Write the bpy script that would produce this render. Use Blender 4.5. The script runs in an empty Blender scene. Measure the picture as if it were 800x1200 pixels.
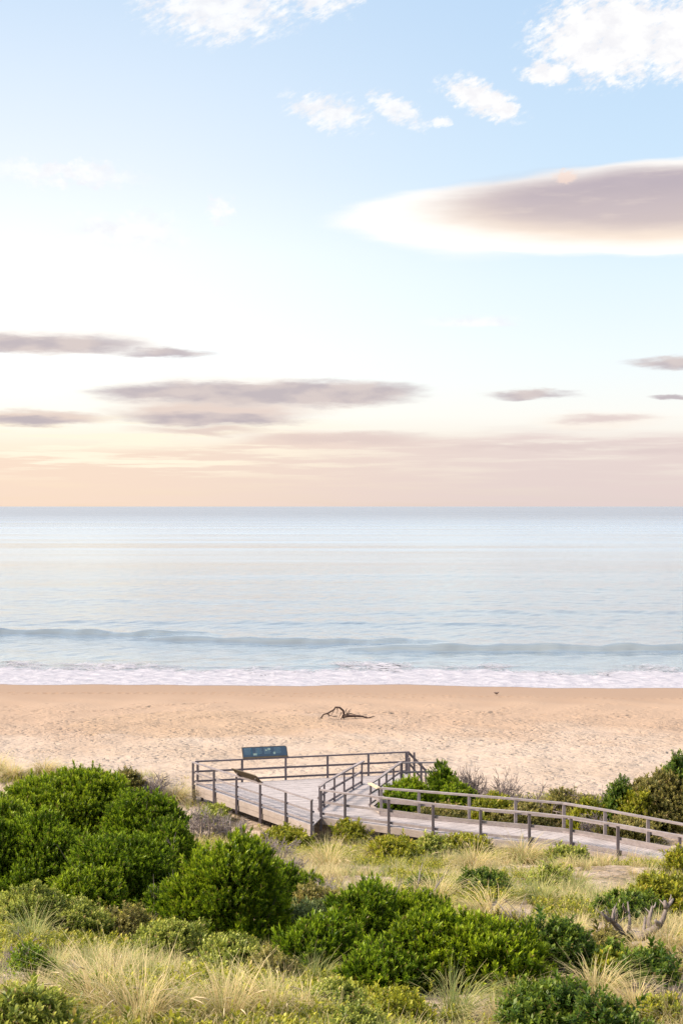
import bpy, bmesh, math, random
import numpy as np
from mathutils import Vector

R = math.radians
sc = bpy.context.scene
COL = sc.collection
rng = np.random.default_rng(11)
random.seed(5)

# ------------------------------------------------------------------ camera
CAMZ = 14.9
F = 1667.0                     # focal length in photo pixels (50 mm on a 24 x 36 frame)
cam_d = bpy.data.cameras.new('camera')
cam = bpy.data.objects.new('camera', cam_d)
COL.objects.link(cam)
cam.location = (0, 0, CAMZ)
cam.rotation_euler = (R(90 - 0.24), 0, 0)
cam_d.sensor_fit = 'VERTICAL'
cam_d.sensor_height = 36
cam_d.sensor_width = 24
cam_d.lens = 50
cam_d.clip_start = 0.1
cam_d.clip_end = 60000
sc.camera = cam

# ------------------------------------------------------------------ tagging
def tag(o, label=None, cat=None, group=None, kind=None):
    if label: o['label'] = label
    if cat: o['category'] = cat
    if group: o['group'] = group
    if kind: o['kind'] = kind
    return o

def empty(name, loc, label, cat, group=None):
    o = bpy.data.objects.new(name, None)
    o.empty_display_size = 0.2
    COL.objects.link(o)
    o.location = loc
    return tag(o, label, cat, group)

# ------------------------------------------------------------------ terrain
_yk = [-80, -20, 0, 10, 17, 25, 35, 45, 52, 56, 62, 68, 76, 100, 118, 140, 160, 200, 400]
_zk = [13.0, 12.6, 12.2, 10.5, 8.7, 7.3, 5.2, 3.2, 1.95, 1.5, 1.35, 1.4, 1.15, 0.42, 0.0, -.7, -1.5, -3, -12]
_yy = np.arange(-80, 400.01, 0.5)
_zz = np.interp(_yy, _yk, _zk)
_ker = np.exp(-0.5 * (np.arange(-8, 9) / 3.2) ** 2); _ker /= _ker.sum()
_zs = np.convolve(np.pad(_zz, 8, mode='edge'), _ker, mode='valid')

def sstep(a, b, x):
    t = np.clip((x - a) / (b - a), 0, 1)
    return t * t * (3 - 2 * t)

def shore(x):
    """y of the waterline at x"""
    return 118.3 - 0.055 * x + 0.5 * np.sin(x * 0.11 + 1) + 0.35 * np.sin(x * 0.31) + 0.12 * np.sin(x * 0.9 + 2)

def ground_h(x, y):
    x = np.asarray(x, float); y = np.asarray(y, float)
    ys = y - sstep(85, 112, y) * (shore(x) - 118.0)
    z = np.interp(ys, _yy, _zs)
    dune = 1 - sstep(56, 70, y)
    z = z + dune * (0.16 * np.sin(x * 0.55 + y * 0.21) + 0.12 * np.sin(x * 0.31 - y * 0.62 + 1.3) + 0.06 * np.sin(x * 1.3 + y * 0.9 + .4)) * sstep(50, 44, y)
    z = z + 0.85 * np.exp(-((x + 12) / 6) ** 2 - ((y - 47) / 7) ** 2)
    z = z + 1.1 * np.exp(-((x + 14) / 5.0) ** 2 - ((y - 66) / 5.0) ** 2)
    z = z + 1.7 * np.exp(-((x - 17.5) / 4.2) ** 2 - ((y - 60) / 6) ** 2)
    z = z + 0.25 * np.exp(-((x + 9) / 3.0) ** 2 - ((y - 66) / 3) ** 2)
    return z

def ray(u, v):
    t = R(-0.24)
    dx = (u - 400) / F; dz = (600 - v) / F
    return np.array([dx, math.cos(t) - dz * math.sin(t), math.sin(t) + dz * math.cos(t)])

def ground_at(u, v):
    """where the sight line through photo pixel (u, v) meets the ground"""
    d = ray(u, v)
    ys = np.arange(8, 130, 0.05)
    k = ys / d[1]
    x = d[0] * k; z = CAMZ + d[2] * k
    g = ground_h(x, ys)
    i = np.argmax(z < g)
    return np.array([x[i], ys[i], g[i]])

def at_depth(u, y):
    return (u - 400) / F * y

# ------------------------------------------------------------------ mesh helpers
class MB:
    def __init__(self): self.v = []; self.f = []
    def add(self, vs, fs):
        n = len(self.v)
        self.v.extend([tuple(map(float, p)) for p in vs]); self.f.extend([tuple(i + n for i in f) for f in fs])
    def beam(self, p, q, w, h, up=(0, 0, 1)):
        """box along p-q, w wide (sideways), h high (along up)"""
        p = Vector(p); q = Vector(q); d = (q - p).normalized()
        s = d.cross(Vector(up)).normalized(); u = s.cross(d).normalized()
        vs = []
        for b in (p, q):
            for a, c in ((-1, -1), (1, -1), (1, 1), (-1, 1)):
                vs.append(b + s * (a * w / 2) + u * (c * h / 2))
        self.add(vs, [(0, 1, 2, 3), (7, 6, 5, 4), (0, 4, 5, 1), (1, 5, 6, 2), (2, 6, 7, 3), (3, 7, 4, 0)])
    def prism(self, poly, z0, z1):
        n = len(poly)
        vs = [(x, y, z0) for x, y in poly] + [(x, y, z1) for x, y in poly]
        fs = [tuple(range(n))[::-1], tuple(range(n, 2 * n))] + [(i, (i + 1) % n, (i + 1) % n + n, i + n) for i in range(n)]
        self.add(vs, fs)
    def tube(self, pts, rad, n=6):
        pts = [Vector(p) for p in pts]; rings = []
        up = Vector((0.13, 0.21, 0.97))
        for i, p in enumerate(pts):
            d = (pts[min(i + 1, len(pts) - 1)] - pts[max(i - 1, 0)]).normalized()
            if abs(d.dot(up)) > .95: up = Vector((1, 0.1, 0))
            s = d.cross(up).normalized(); t = s.cross(d).normalized()
            rings.append([p + (s * math.cos(a) + t * math.sin(a)) * rad[i] for a in [2 * math.pi * k / n for k in range(n)]])
        vs = [v for r in rings for v in r]; fs = []
        for i in range(len(pts) - 1):
            for k in range(n):
                a = i * n + k; b = i * n + (k + 1) % n
                fs.append((a, b, b + n, a + n))
        fs.append(tuple(range(n))[::-1]); fs.append(tuple(range((len(pts) - 1) * n, len(pts) * n)))
        self.add(vs, fs)
    def build(self, name, mat, parent=None, bevel=0, smooth=False, org=None):
        me = bpy.data.meshes.new(name)
        o3 = Vector((0, 0, 0))
        if parent is not None: o3 = Vector(parent.location) if org is None else Vector(org)
        elif org is not None: o3 = Vector(org)
        me.from_pydata([(x - o3.x, y - o3.y, z - o3.z) for x, y, z in self.v], [], self.f)
        me.materials.append(mat)
        if bevel:
            bm = bmesh.new(); bm.from_mesh(me)
            bmesh.ops.bevel(bm, geom=bm.edges[:], offset=bevel, segments=1, affect='EDGES', clamp_overlap=True)
            bm.to_mesh(me); bm.free()
        if smooth: me.polygons.foreach_set('use_smooth', [True] * len(me.polygons))
        me.update()
        o = bpy.data.objects.new(name, me); COL.objects.link(o)
        if parent is not None: o.parent = parent
        elif org is not None: o.location = o3
        return o

def np_mesh(name, verts, quads, mat, parent=None, attrs=None, smooth=False, loc=None):
    me = bpy.data.meshes.new(name)
    nv, nf = len(verts), len(quads); k = quads.shape[1]
    me.vertices.add(nv); me.vertices.foreach_set('co', np.ascontiguousarray(verts, dtype=np.float32).ravel())
    me.loops.add(nf * k); me.loops.foreach_set('vertex_index', np.ascontiguousarray(quads, dtype=np.int32).ravel())
    me.polygons.add(nf)
    me.polygons.foreach_set('loop_start', np.arange(0, nf * k, k, dtype=np.int32))
    try: me.polygons.foreach_set('loop_total', np.full(nf, k, dtype=np.int32))
    except Exception: pass
    if smooth: me.polygons.foreach_set('use_smooth', np.ones(nf, dtype=bool))
    for an, av in (attrs or {}).items():
        a = me.attributes.new(an, 'FLOAT', 'POINT'); a.data.foreach_set('value', np.ascontiguousarray(av, dtype=np.float32))
    me.materials.append(mat)
    me.update(calc_edges=True); me.validate()
    o = bpy.data.objects.new(name, me); COL.objects.link(o)
    if parent is not None: o.parent = parent
    if loc is not None: o.location = loc
    return o

# ------------------------------------------------------------------ node helper
class NT:
    def __init__(self, nt): self.nt = nt; nt.nodes.clear()
    def n(self, t, ins=None, **kw):
        nd = self.nt.nodes.new(t)
        for k, v in kw.items(): setattr(nd, k, v)
        for k, v in (ins or {}).items():
            s = nd.inputs[k]
            if isinstance(v, bpy.types.NodeSocket): self.nt.links.new(v, s)
            else: s.default_value = v
        return nd
    def math(self, op, a, b=0.0, c=0.0, clamp=False):
        nd = self.n('ShaderNodeMath', {0: a, 1: b, 2: c}, operation=op); nd.use_clamp = clamp
        return nd.outputs[0]
    def vmath(self, op, a, b=(0, 0, 0), c=None):
        ins = {0: a, 1: b}
        if c is not None: ins[2] = c
        nd = self.n('ShaderNodeVectorMath', ins, operation=op)
        return nd.outputs[1] if op in ('LENGTH', 'DOT_PRODUCT', 'DISTANCE') else nd.outputs[0]
    def mr(self, x, a, b, c=0.0, d=1.0, smooth=True):
        nd = self.n('ShaderNodeMapRange', {0: x, 1: a, 2: b, 3: c, 4: d})
        nd.interpolation_type = 'SMOOTHSTEP' if smooth else 'LINEAR'
        return nd.outputs[0]
    def mix(self, f, a, b, blend='MIX'):
        nd = self.nt.nodes.new('ShaderNodeMix'); nd.data_type = 'RGBA'; nd.blend_type = blend
        for idx, v in ((0, f), (6, a), (7, b)):
            s = nd.inputs[idx]
            if isinstance(v, bpy.types.NodeSocket): self.nt.links.new(v, s)
            else: s.default_value = v if idx == 0 else (v[0], v[1], v[2], 1)
        return nd.outputs[2]
    def noise(self, vec, scale, detail=4, rough=.5, out=0, dim='3D', dist=0.0):
        nd = self.n('ShaderNodeTexNoise', {'Vector': vec, 'Scale': scale, 'Detail': detail, 'Roughness': rough, 'Distortion': dist}, noise_dimensions=dim)
        return nd.outputs[out]
    def ramp(self, x, stops):
        nd = self.n('ShaderNodeValToRGB', {0: x}); cr = nd.color_ramp
        while len(cr.elements) < len(stops): cr.elements.new(0.5)
        for e, (p, c) in zip(cr.elements, stops): e.position = p; e.color = (c[0], c[1], c[2], 1)
        return nd.outputs[0]
    def link(self, a, b): self.nt.links.new(a, b)

def new_mat(name):
    m = bpy.data.materials.new(name); m.use_nodes = True
    return m, NT(m.node_tree)

def s2l(*c):
    return tuple(((x / 255 / 12.92) if x / 255 <= .04045 else ((x / 255 + .055) / 1.055) ** 2.4) for x in c)

def finish(m, t, color, rough=.7, bump=None, dist=.01, bstr=1.0, spec=.3, transl=None, extra=None):
    ins = {'Base Color': color if isinstance(color, bpy.types.NodeSocket) else (*color, 1), 'Roughness': rough, 'Specular IOR Level': spec}
    bs = t.n('ShaderNodeBsdfPrincipled', ins)
    if bump is not None:
        b = t.n('ShaderNodeBump', {'Height': bump, 'Distance': dist, 'Strength': bstr}); t.link(b.outputs[0], bs.inputs['Normal'])
    sh = bs.outputs[0]
    if transl:
        tr = t.n('ShaderNodeBsdfTranslucent', {0: color})
        sh = t.n('ShaderNodeMixShader', {0: transl, 1: sh, 2: tr.outputs[0]}).outputs[0]
    t.n('ShaderNodeOutputMaterial', {0: sh})
    return m

# ------------------------------------------------------------------ world: sky with clouds laid out by azimuth and elevation
EXPOSURE = 2.45
SUN_AZ, SUN_EL = -98.0, 40.0         # degrees; azimuth measured from the sea direction (+Y) towards the right
def make_world():
    w = bpy.data.worlds.new('World'); sc.world = w; w.use_nodes = True
    t = NT(w.node_tree)
    K = 1.0 / (2 ** EXPOSURE) / 0.1
    tc = t.n('ShaderNodeTexCoord')
    d = tc.outputs['Generated']
    sx = t.n('ShaderNodeSeparateXYZ', {0: d})
    az = t.math('MULTIPLY', t.math('ARCTAN2', sx.outputs[0], sx.outputs[1]), 57.2958)
    el = t.math('MULTIPLY', t.math('ARCSINE', sx.outputs[2]), 57.2958)
    P = t.n('ShaderNodeCombineXYZ', {0: az, 1: el, 2: 0.0}).outputs[0]
    E = t.math('DIVIDE', t.math('MAXIMUM', el, 0.0), 90.0)
    E = t.math('POWER', E, 0.5)
    def pos(e): return (e / 90.0) ** 0.5
    def st(lst): return [(pos(e), tuple(k * c for c in (s2l(*rgb)))) for e, rgb, k in lst]
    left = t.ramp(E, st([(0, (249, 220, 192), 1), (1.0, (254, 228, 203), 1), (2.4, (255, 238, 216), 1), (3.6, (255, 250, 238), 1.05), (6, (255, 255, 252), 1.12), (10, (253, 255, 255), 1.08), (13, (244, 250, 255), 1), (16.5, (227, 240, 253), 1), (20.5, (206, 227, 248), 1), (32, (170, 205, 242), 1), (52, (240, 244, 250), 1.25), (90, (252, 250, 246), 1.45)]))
    right = t.ramp(E, st([(0, (224, 206, 203), 1), (1.0, (232, 216, 211), 1), (2.4, (246, 234, 224), 1), (3.6, (252, 248, 242), 1), (6, (243, 250, 252), 1), (9, (230, 245, 253), 1), (13, (209, 232, 250), 1), (17, (198, 224, 248), 1), (20.5, (190, 218, 246), 1), (32, (160, 200, 240), 1), (52, (240, 244, 250), 1.25), (90, (252, 250, 246), 1.45)]))  # both ramps: unseen sky above the frame brightened to add light on the ground
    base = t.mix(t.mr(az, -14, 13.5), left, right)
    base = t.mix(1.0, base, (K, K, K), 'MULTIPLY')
    ns = t.n('ShaderNodeTexSky', sky_type='NISHITA', sun_disc=False, sun_elevation=R(SUN_EL), sun_rotation=R(SUN_AZ), altitude=10, air_density=1.0, dust_density=1.2, ozone_density=1.0)
    nish = t.mix(1.0, ns.outputs[0], (0.55, 0.55, 0.55), 'MULTIPLY')
    base = t.mix(0.10, base, nish)
    # warps
    Ps = t.vmath('MULTIPLY', P, (0.28, 1.9, 1))
    n1 = t.noise(Ps, 1.0, 6, .55, out=1)
    w1 = t.vmath('MULTIPLY', t.vmath('SUBTRACT', n1, (.5, .5, .5)), (2.2, 0.62, 0))
    n2 = t.noise(t.vmath('MULTIPLY', P, (1.2, 1.7, 1)), 1.0, 8, .66, out=1)
    w2 = t.vmath('MULTIPLY', t.vmath('SUBTRACT', n2, (.5, .5, .5)), (2.6, 2.0, 0))
    n1b = t.noise(t.vmath('MULTIPLY', P, (.9, 4.5, 1)), 1.0, 5, .6, out=1)
    w1b = t.vmath('MULTIPLY', t.vmath('SUBTRACT', n1b, (.5, .5, .5)), (1.1, .34, 0))
    PS = t.vmath('ADD', t.vmath('ADD', P, w1), w1b); PW = t.vmath('ADD', P, w2); PM = t.vmath('ADD', P, t.vmath('MULTIPLY', w2, (.40, .36, 0)))
    w3 = t.vmath('MULTIPLY', w1, (.8, .75, 0)); PL = t.vmath('ADD', P, w3)
    def ell(Pv, u, v, hw, hh, a, b, rot=0.0):
        """soft ellipse, 1 inside; centre and half sizes in photo-pixel angles (29.1 per degree)"""
        c = ((u - 400) / 29.1, (593 - v) / 29.1)
        if rot:
            q = t.n('ShaderNodeVectorRotate', {0: t.vmath('SUBTRACT', Pv, (c[0], c[1], 0)), 3: R(rot)}, rotation_type='Z_AXIS').outputs[0]
            q = t.vmath('MULTIPLY', q, (29.1 / hw, 29.1 / hh, 0))
        else:
            q = t.vmath('MULTIPLY_ADD', Pv, (29.1 / hw, 29.1 / hh, 0), (-c[0] * 29.1 / hw, -c[1] * 29.1 / hh, 0))
        return t.mr(t.vmath('LENGTH', q), b, a)
    def maxi(l):
        o = l[0]
        for x in l[1:]: o = t.math('MAXIMUM', o, x)
        return o
    C = lambda rgb, k=1.0: tuple(K * k * c for c in s2l(*rgb))
    # thin white veil clouds and cumulus
    fine = t.noise(t.vmath('MULTIPLY', P, (1.0, 1.5, 1)), 1.0, 8, .58)
    rot = t.n('ShaderNodeVectorRotate', {0: P, 3: R(-24)}, rotation_type='Z_AXIS').outputs[0]
    strk = t.noise(t.vmath('MULTIPLY', rot, (0.55, 3.2, 1)), 1.0, 7, .6)
    fin2 = t.noise(t.vmath('MULTIPLY', rot, (1.6, 3.4, 1)), 1.3, 8, .66)
    er = t.math('ADD', t.math('MULTIPLY', t.math('SUBTRACT', fine, .5), .9), t.math('MULTIPLY', t.math('SUBTRACT', fin2, .5), 1.9))
    def ragged(m, k=1.0): return t.math('MULTIPLY', t.mr(t.math('ADD', m, t.math('MULTIPLY', er, k)), .12, .80), t.mr(m, .0, .30))
    cum = ragged(maxi([ell(PM, 712, 70, 118, 66, .2, 1.15), ell(PM, 800, 78, 90, 60, .2, 1.15), ell(PM, 650, 10, 60, 16, .2, 1.3), ell(PM, 640, 105, 46, 18, .0, 1.3), ell(PM, 562, 130, 60, 22, .05, 1.3, 22), ell(PM, 590, 143, 24, 14, .1, 1.3)]))
    stk = t.math('MULTIPLY', t.math('SUBTRACT', strk, .5), 1.5)
    def streaky(m): return t.math('MULTIPLY', t.mr(t.math('ADD', t.math('ADD', m, stk), er), .15, .95), t.mr(m, .0, .35))
    cir = streaky(maxi([ell(PM, 258, 36, 110, 42, .1, 1.3), ell(PM, 372, 12, 70, 34, .1, 1.3), ell(PM, 70, 8, 130, 22, .3, 1.3), ell(PM, 470, 4, 50, 10, 0, 1.3), ell(PM, 385, 143, 58, 24, .0, 1.35, 12), ell(PM, 464, 140, 46, 17, .0, 1.35, 28), ell(PM, 515, 155, 16, 8, 0, 1.3)]))
    veil = maxi([ell(PW, 80, 216, 105, 16, .2, 1.1), ell(PW, 150, 278, 85, 24, .2, 1.1), ell(PW, 258, 252, 18, 20, .2, 1.1), ell(PS, 552, 379, 62, 9, .2, 1.1)])
    white = maxi([t.math('MULTIPLY', cum, .97), t.math('MULTIPLY', cir, .85), t.math('MULTIPLY', veil, .75)])
    wcol = t.mix(t.mr(fine, .35, .62), C((247, 246, 249), 1.0), C((255, 254, 253), 1.05))
    col = t.mix(white, base, wcol)
    # peach bank along the horizon with streaks
    n3 = t.noise(t.vmath('MULTIPLY', P, (.16, 2.6, 1)), 1.0, 6, .6)
    n4 = t.noise(t.vmath('MULTIPLY', P, (.09, 1.0, 1)), 1.0, 3, .5)
    elw = t.math('ADD', el, t.math('MULTIPLY', t.math('SUBTRACT', n4, .5), 1.6))
    elw = t.math('ADD', elw, t.mr(az, -1.5, -7, 0, .75))
    bank = t.math('MULTIPLY', t.mr(elw, 3.15, 2.65), t.mr(n3, .32, .56, .2, 1.0))
    lit = t.math('MULTIPLY', t.math('MULTIPLY', t.mr(n3, .53, .41), t.mr(az, 4, -9)), t.math('MULTIPLY', t.mr(el, .9, 1.7), t.mr(el, 3.9, 3.2)))
    bankc = t.mix(t.mr(az, -13, 10), C((251, 225, 204)), C((231, 213, 209)))
    col = t.mix(t.math('MULTIPLY', bank, .88), col, bankc)
    col = t.mix(t.math('MULTIPLY', lit, .9), col, C((255, 245, 222), 1.06))
    # bright rim of the lens-shaped cloud
    rim = maxi([ell(PL, 705, 261, 316, 46, .84, 1.03), ell(PL, 860, 256, 380, 56, .9, 1.02), ell(PL, 560, 266, 130, 42, .55, 1.1), ell(PL, 470, 262, 90, 18, .4, 1.15)])
    col = t.mix(rim, col, C((255, 252, 247), 1.10))
    rim2 = ell(PL, 830, 255, 350, 45, .7, 1.08)
    col = t.mix(t.math('MULTIPLY', rim2, .75), col, C((253, 230, 208), 1.0))
    core = maxi([ell(PL, 786, 246, 318, 44, .5, 1.04), ell(PL, 900, 246, 400, 44, .5, 1.06)])
    shade = t.noise(t.vmath('MULTIPLY', P, (.5, 1.6, 1)), 1.0, 5, .5)
    corec = t.mix(t.mr(el, 10.6, 13.0), C((214, 199, 197)), C((188, 177, 188)))
    corec = t.mix(t.mr(shade, .35, .65, 0, .25), corec, C((205, 192, 198)))
    thin = t.noise(t.vmath('MULTIPLY', P, (.35, 2.4, 1)), 1.0, 6, .6)
    core = t.math('MULTIPLY', core, t.mr(thin, .25, .50, .72, .97))
    col = t.mix(core, col, corec)
    puff = ragged(ell(PM, 660, 220, 18, 10, .1, 1.3), .7)
    col = t.mix(t.math('MULTIPLY', puff, .7), col, C((252, 226, 212)))
    # long dark stratus
    dark = maxi([ell(PS, 40, 408, 160, 13, .45, 1.08), ell(PS, 200, 414, 72, 6, .2, 1.1), ell(PS, 255, 492, 112, 9, .4, 1.12), ell(PS, 40, 497, 90, 7, .2, 1.1),
                 ell(PS, 300, 462, 190, 15, .55, 1.08), ell(PS, 385, 461, 125, 18, .55, 1.08), ell(PS, 175, 463, 80, 12, .3, 1.1),
                 ell(PS, 618, 464, 60, 7, .3, 1.1), ell(PS, 785, 430, 60, 8, .3, 1.1), ell(PS, 785, 469, 32, 4, .3, 1.1)])
    soft = maxi([ell(PS, 250, 485, 140, 18, .4, 1.1), ell(PS, 50, 493, 115, 11, .3, 1.1), ell(PS, 240, 505, 90, 7, .2, 1.2), ell(PS, 705, 492, 66, 7, .2, 1.1), ell(PS, 640, 523, 150, 6, .2, 1.1), ell(PS, 770, 530, 60, 6, .2, 1.1), ell(PS, 400, 514, 130, 9, .2, 1.2)])
    glow = maxi([ell(PS, 290, 464, 205, 24, .5, 1.15), ell(PS, 60, 405, 170, 17, .5, 1.15), ell(PS, 700, 494, 85, 12, .4, 1.15)])
    col = t.mix(t.math('MULTIPLY', glow, .5), col, C((255, 240, 226), 1.0))
    col = t.mix(t.math('MULTIPLY', soft, .85), col, t.mix(t.mr(az, -12, 12), C((230, 208, 197)), C((226, 208, 205))))
    dc = t.mix(t.mr(shade, .38, .62), C((193, 182, 187)), C((216, 202, 199)))
    col = t.mix(t.math('MULTIPLY', dark, .92), col, dc)
    # below the horizon (never seen)
    col = t.mix(t.mr(el, -0.6, -0.1), (K * .3, K * .3, K * .3), col)
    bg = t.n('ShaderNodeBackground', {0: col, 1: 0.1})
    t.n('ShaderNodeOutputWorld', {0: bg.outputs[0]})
make_world()

sun_d = bpy.data.lights.new('sun', 'SUN')
sun_d.energy = 1.5; sun_d.angle = R(12); sun_d.color = (1.0, 0.87, 0.70)
sun = bpy.data.objects.new('sun', sun_d); COL.objects.link(sun)
sdir = Vector((math.sin(R(SUN_AZ)) * math.cos(R(SUN_EL)), math.cos(R(SUN_AZ)) * math.cos(R(SUN_EL)), math.sin(R(SUN_EL))))
sun.rotation_euler = sdir.to_track_quat('Z', 'Y').to_euler()
sun.location = (-30, 10, 60)

# ------------------------------------------------------------------ materials
def mat_sand():
    m, t = new_mat('sand')
    tc = t.n('ShaderNodeTexCoord').outputs['Object']
    sp = t.n('ShaderNodeSeparateXYZ', {0: tc})
    x, y, z = sp.outputs
    big = t.noise(tc, .12, 4, .5); mid = t.noise(tc, .9, 5, .6); fine = t.noise(tc, 9.0, 5, .65); grit = t.noise(tc, 60.0, 2, .5)
    dry = t.mix(t.mr(big, .35, .65), (.430, .343, .286), (.392, .304, .244))
    dry = t.mix(t.mr(mid, .4, .7, 0, .35), dry, (.33, .237, .168))
    damp = (.348, .243, .178)
    zz = t.math('ADD', z, t.math('MULTIPLY', t.math('SUBTRACT', t.noise(tc, .16, 5, .55), .5), .75))
    c = t.mix(t.mr(zz, 1.05, .55), dry, damp)
    # damp tongue left behind by the last high tide
    q = t.vmath('LENGTH', t.vmath('MULTIPLY', t.vmath('SUBTRACT', t.vmath('ADD', tc, t.vmath('MULTIPLY', t.vmath('SUBTRACT', t.noise(tc, .35, 5, .6, out=1), (.5, .5, .5)), (5, 6, 0))), (-9.0, 93.0, 0)), (1 / 8.5, 1 / 7.0, 0)))
    c = t.mix(t.mr(q, 1.03, .97, 0, .55), c, (.345, .240, .165))
    wet = t.mr(t.math('ADD', z, t.math('MULTIPLY', t.math('SUBTRACT', big, .5), .12)), .36, .10)
    c = t.mix(wet, c, (.285, .186, .126))
    c = t.mix(t.mr(grit, .35, .75, 0, .22), c, (.30, .21, .14))
    # weed and bark specks
    vo = t.n('ShaderNodeTexVoronoi', {'Vector': tc, 'Scale': 1.1, 'Randomness': 1.0})
    vs = t.n('ShaderNodeSeparateColor', {0: vo.outputs['Color']})
    speck = t.math('MULTIPLY', t.mr(vo.outputs['Distance'], .13, .06), t.math('GREATER_THAN', vs.outputs[0], .74))
    speck = t.math('MULTIPLY', speck, t.mr(y, 108, 100))
    c = t.mix(t.math('MULTIPLY', speck, .75), c, (.16, .10, .06))
    # trodden: footprints as dents, smooth near the water and up the dune face
    tv = t.vmath('ADD', tc, t.vmath('MULTIPLY', t.noise(tc, 1.5, 3, .5, out=1), (.5, .5, 0)))
    f1 = t.n('ShaderNodeTexVoronoi', {'Vector': tv, 'Scale': 1.7}, feature='SMOOTH_F1')
    f1.inputs['Smoothness'].default_value = .35
    f2 = t.n('ShaderNodeTexVoronoi', {'Vector': tv, 'Scale': 3.4}, feature='SMOOTH_F1')
    d1 = t.mr(f1.outputs['Distance'], .0, .45); d2 = t.mr(f2.outputs['Distance'], .0, .4)
    h = t.math('ADD', t.math('MULTIPLY', d1, .55), t.math('MULTIPLY', d2, .35))
    h = t.math('ADD', h, t.math('MULTIPLY', mid, .9))
    h = t.math('ADD', h, t.math('MULTIPLY', fine, .25))
    patch = t.mr(t.noise(tc, .22, 3, .5), .32, .62, .35, 1.0)
    amp = t.math('MULTIPLY', t.mr(z, .15, .75), patch)
    h = t.math('MULTIPLY', h, amp)
    # dune litter: brown organic patches among the plants
    lit = t.math('MULTIPLY', t.mr(t.noise(tc, .55, 6, .68), .47, .60), t.mr(y, 70, 62))
    c = t.mix(t.math('MULTIPLY', lit, .75), c, (.17, .125, .07))
    rough = t.math('SUBTRACT', .92, t.math('MULTIPLY', wet, .34))
    finish(m, t, c, rough, h, .25, 1.0, spec=.2)
    return m

def mat_water():
    m, t = new_mat('sea_water')
    tc = t.n('ShaderNodeTexCoord').outputs['Object']
    sp = t.n('ShaderNodeSeparateXYZ', {0: tc}); x, y, z = sp.outputs
    a = t.noise(t.vmath('MULTIPLY', tc, (.10, .30, 1)), 1.0, 6, .60)
    b = t.noise(t.vmath('MULTIPLY', tc, (.9, 1.9, 1)), 1.0, 5, .6)
    l = t.noise(t.vmath('MULTIPLY', tc, (.012, .035, 1)), 1.0, 4, .55)
    h = t.math('ADD', t.math('MULTIPLY', a, 1.0), t.math('MULTIPLY', b, .16))
    h = t.math('ADD', h, t.math('MULTIPLY', l, 3.0))
    deep = t.mr(y, 125, 190)
    c = t.mix(deep, (.21, .235, .25), (.12, .148, .178))
    c = t.mix(t.mr(y, 200, 1500), c, (.165, .158, .172))
    slick = t.noise(t.vmath('MULTIPLY', tc, (.0016, .016, 1)), 1.0, 5, .62)
    slick2 = t.noise(t.vmath('MULTIPLY', tc, (.01, .07, 1)), 1.0, 4, .6)
    lg = t.math('LOGARITHM', y, 10.0)
    ro = t.math('ADD', t.mr(lg, 2.3, 3.6, .10, .34), t.math('MULTIPLY', t.math('SUBTRACT', slick, .5), t.mr(lg, 2.2, 3.0, .15, .55)))
    ro = t.math('MAXIMUM', t.math('ADD', ro, t.math('MULTIPLY', t.math('SUBTRACT', slick2, .5), .22)), .08)
    c = t.mix(t.mr(slick, .42, .62, 0, .35), c, (.10, .115, .15))
    bp = t.n('ShaderNodeBump', {'Height': h, 'Distance': .20, 'Strength': 1.0})
    body = t.n('ShaderNodeBsdfDiffuse', {0: c}); t.link(bp.outputs[0], body.inputs['Normal'])
    gl = t.n('ShaderNodeBsdfGlossy', {0: (.94, .97, .99, 1), "Roughness": ro}); t.link(bp.outputs[0], gl.inputs['Normal'])
    fr = t.n('ShaderNodeFresnel', {0: 1.34}); t.link(bp.outputs[0], fr.inputs['Normal'])
    mx = t.n('ShaderNodeMixShader', {0: t.math('MULTIPLY', fr.outputs[0], t.mr(lg, 2.55, 3.5, 1.45, .50), clamp=True), 1: body.outputs[0], 2: gl.outputs[0]})
    t.n('ShaderNodeOutputMaterial', {0: mx.outputs[0]})
    return m

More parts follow.
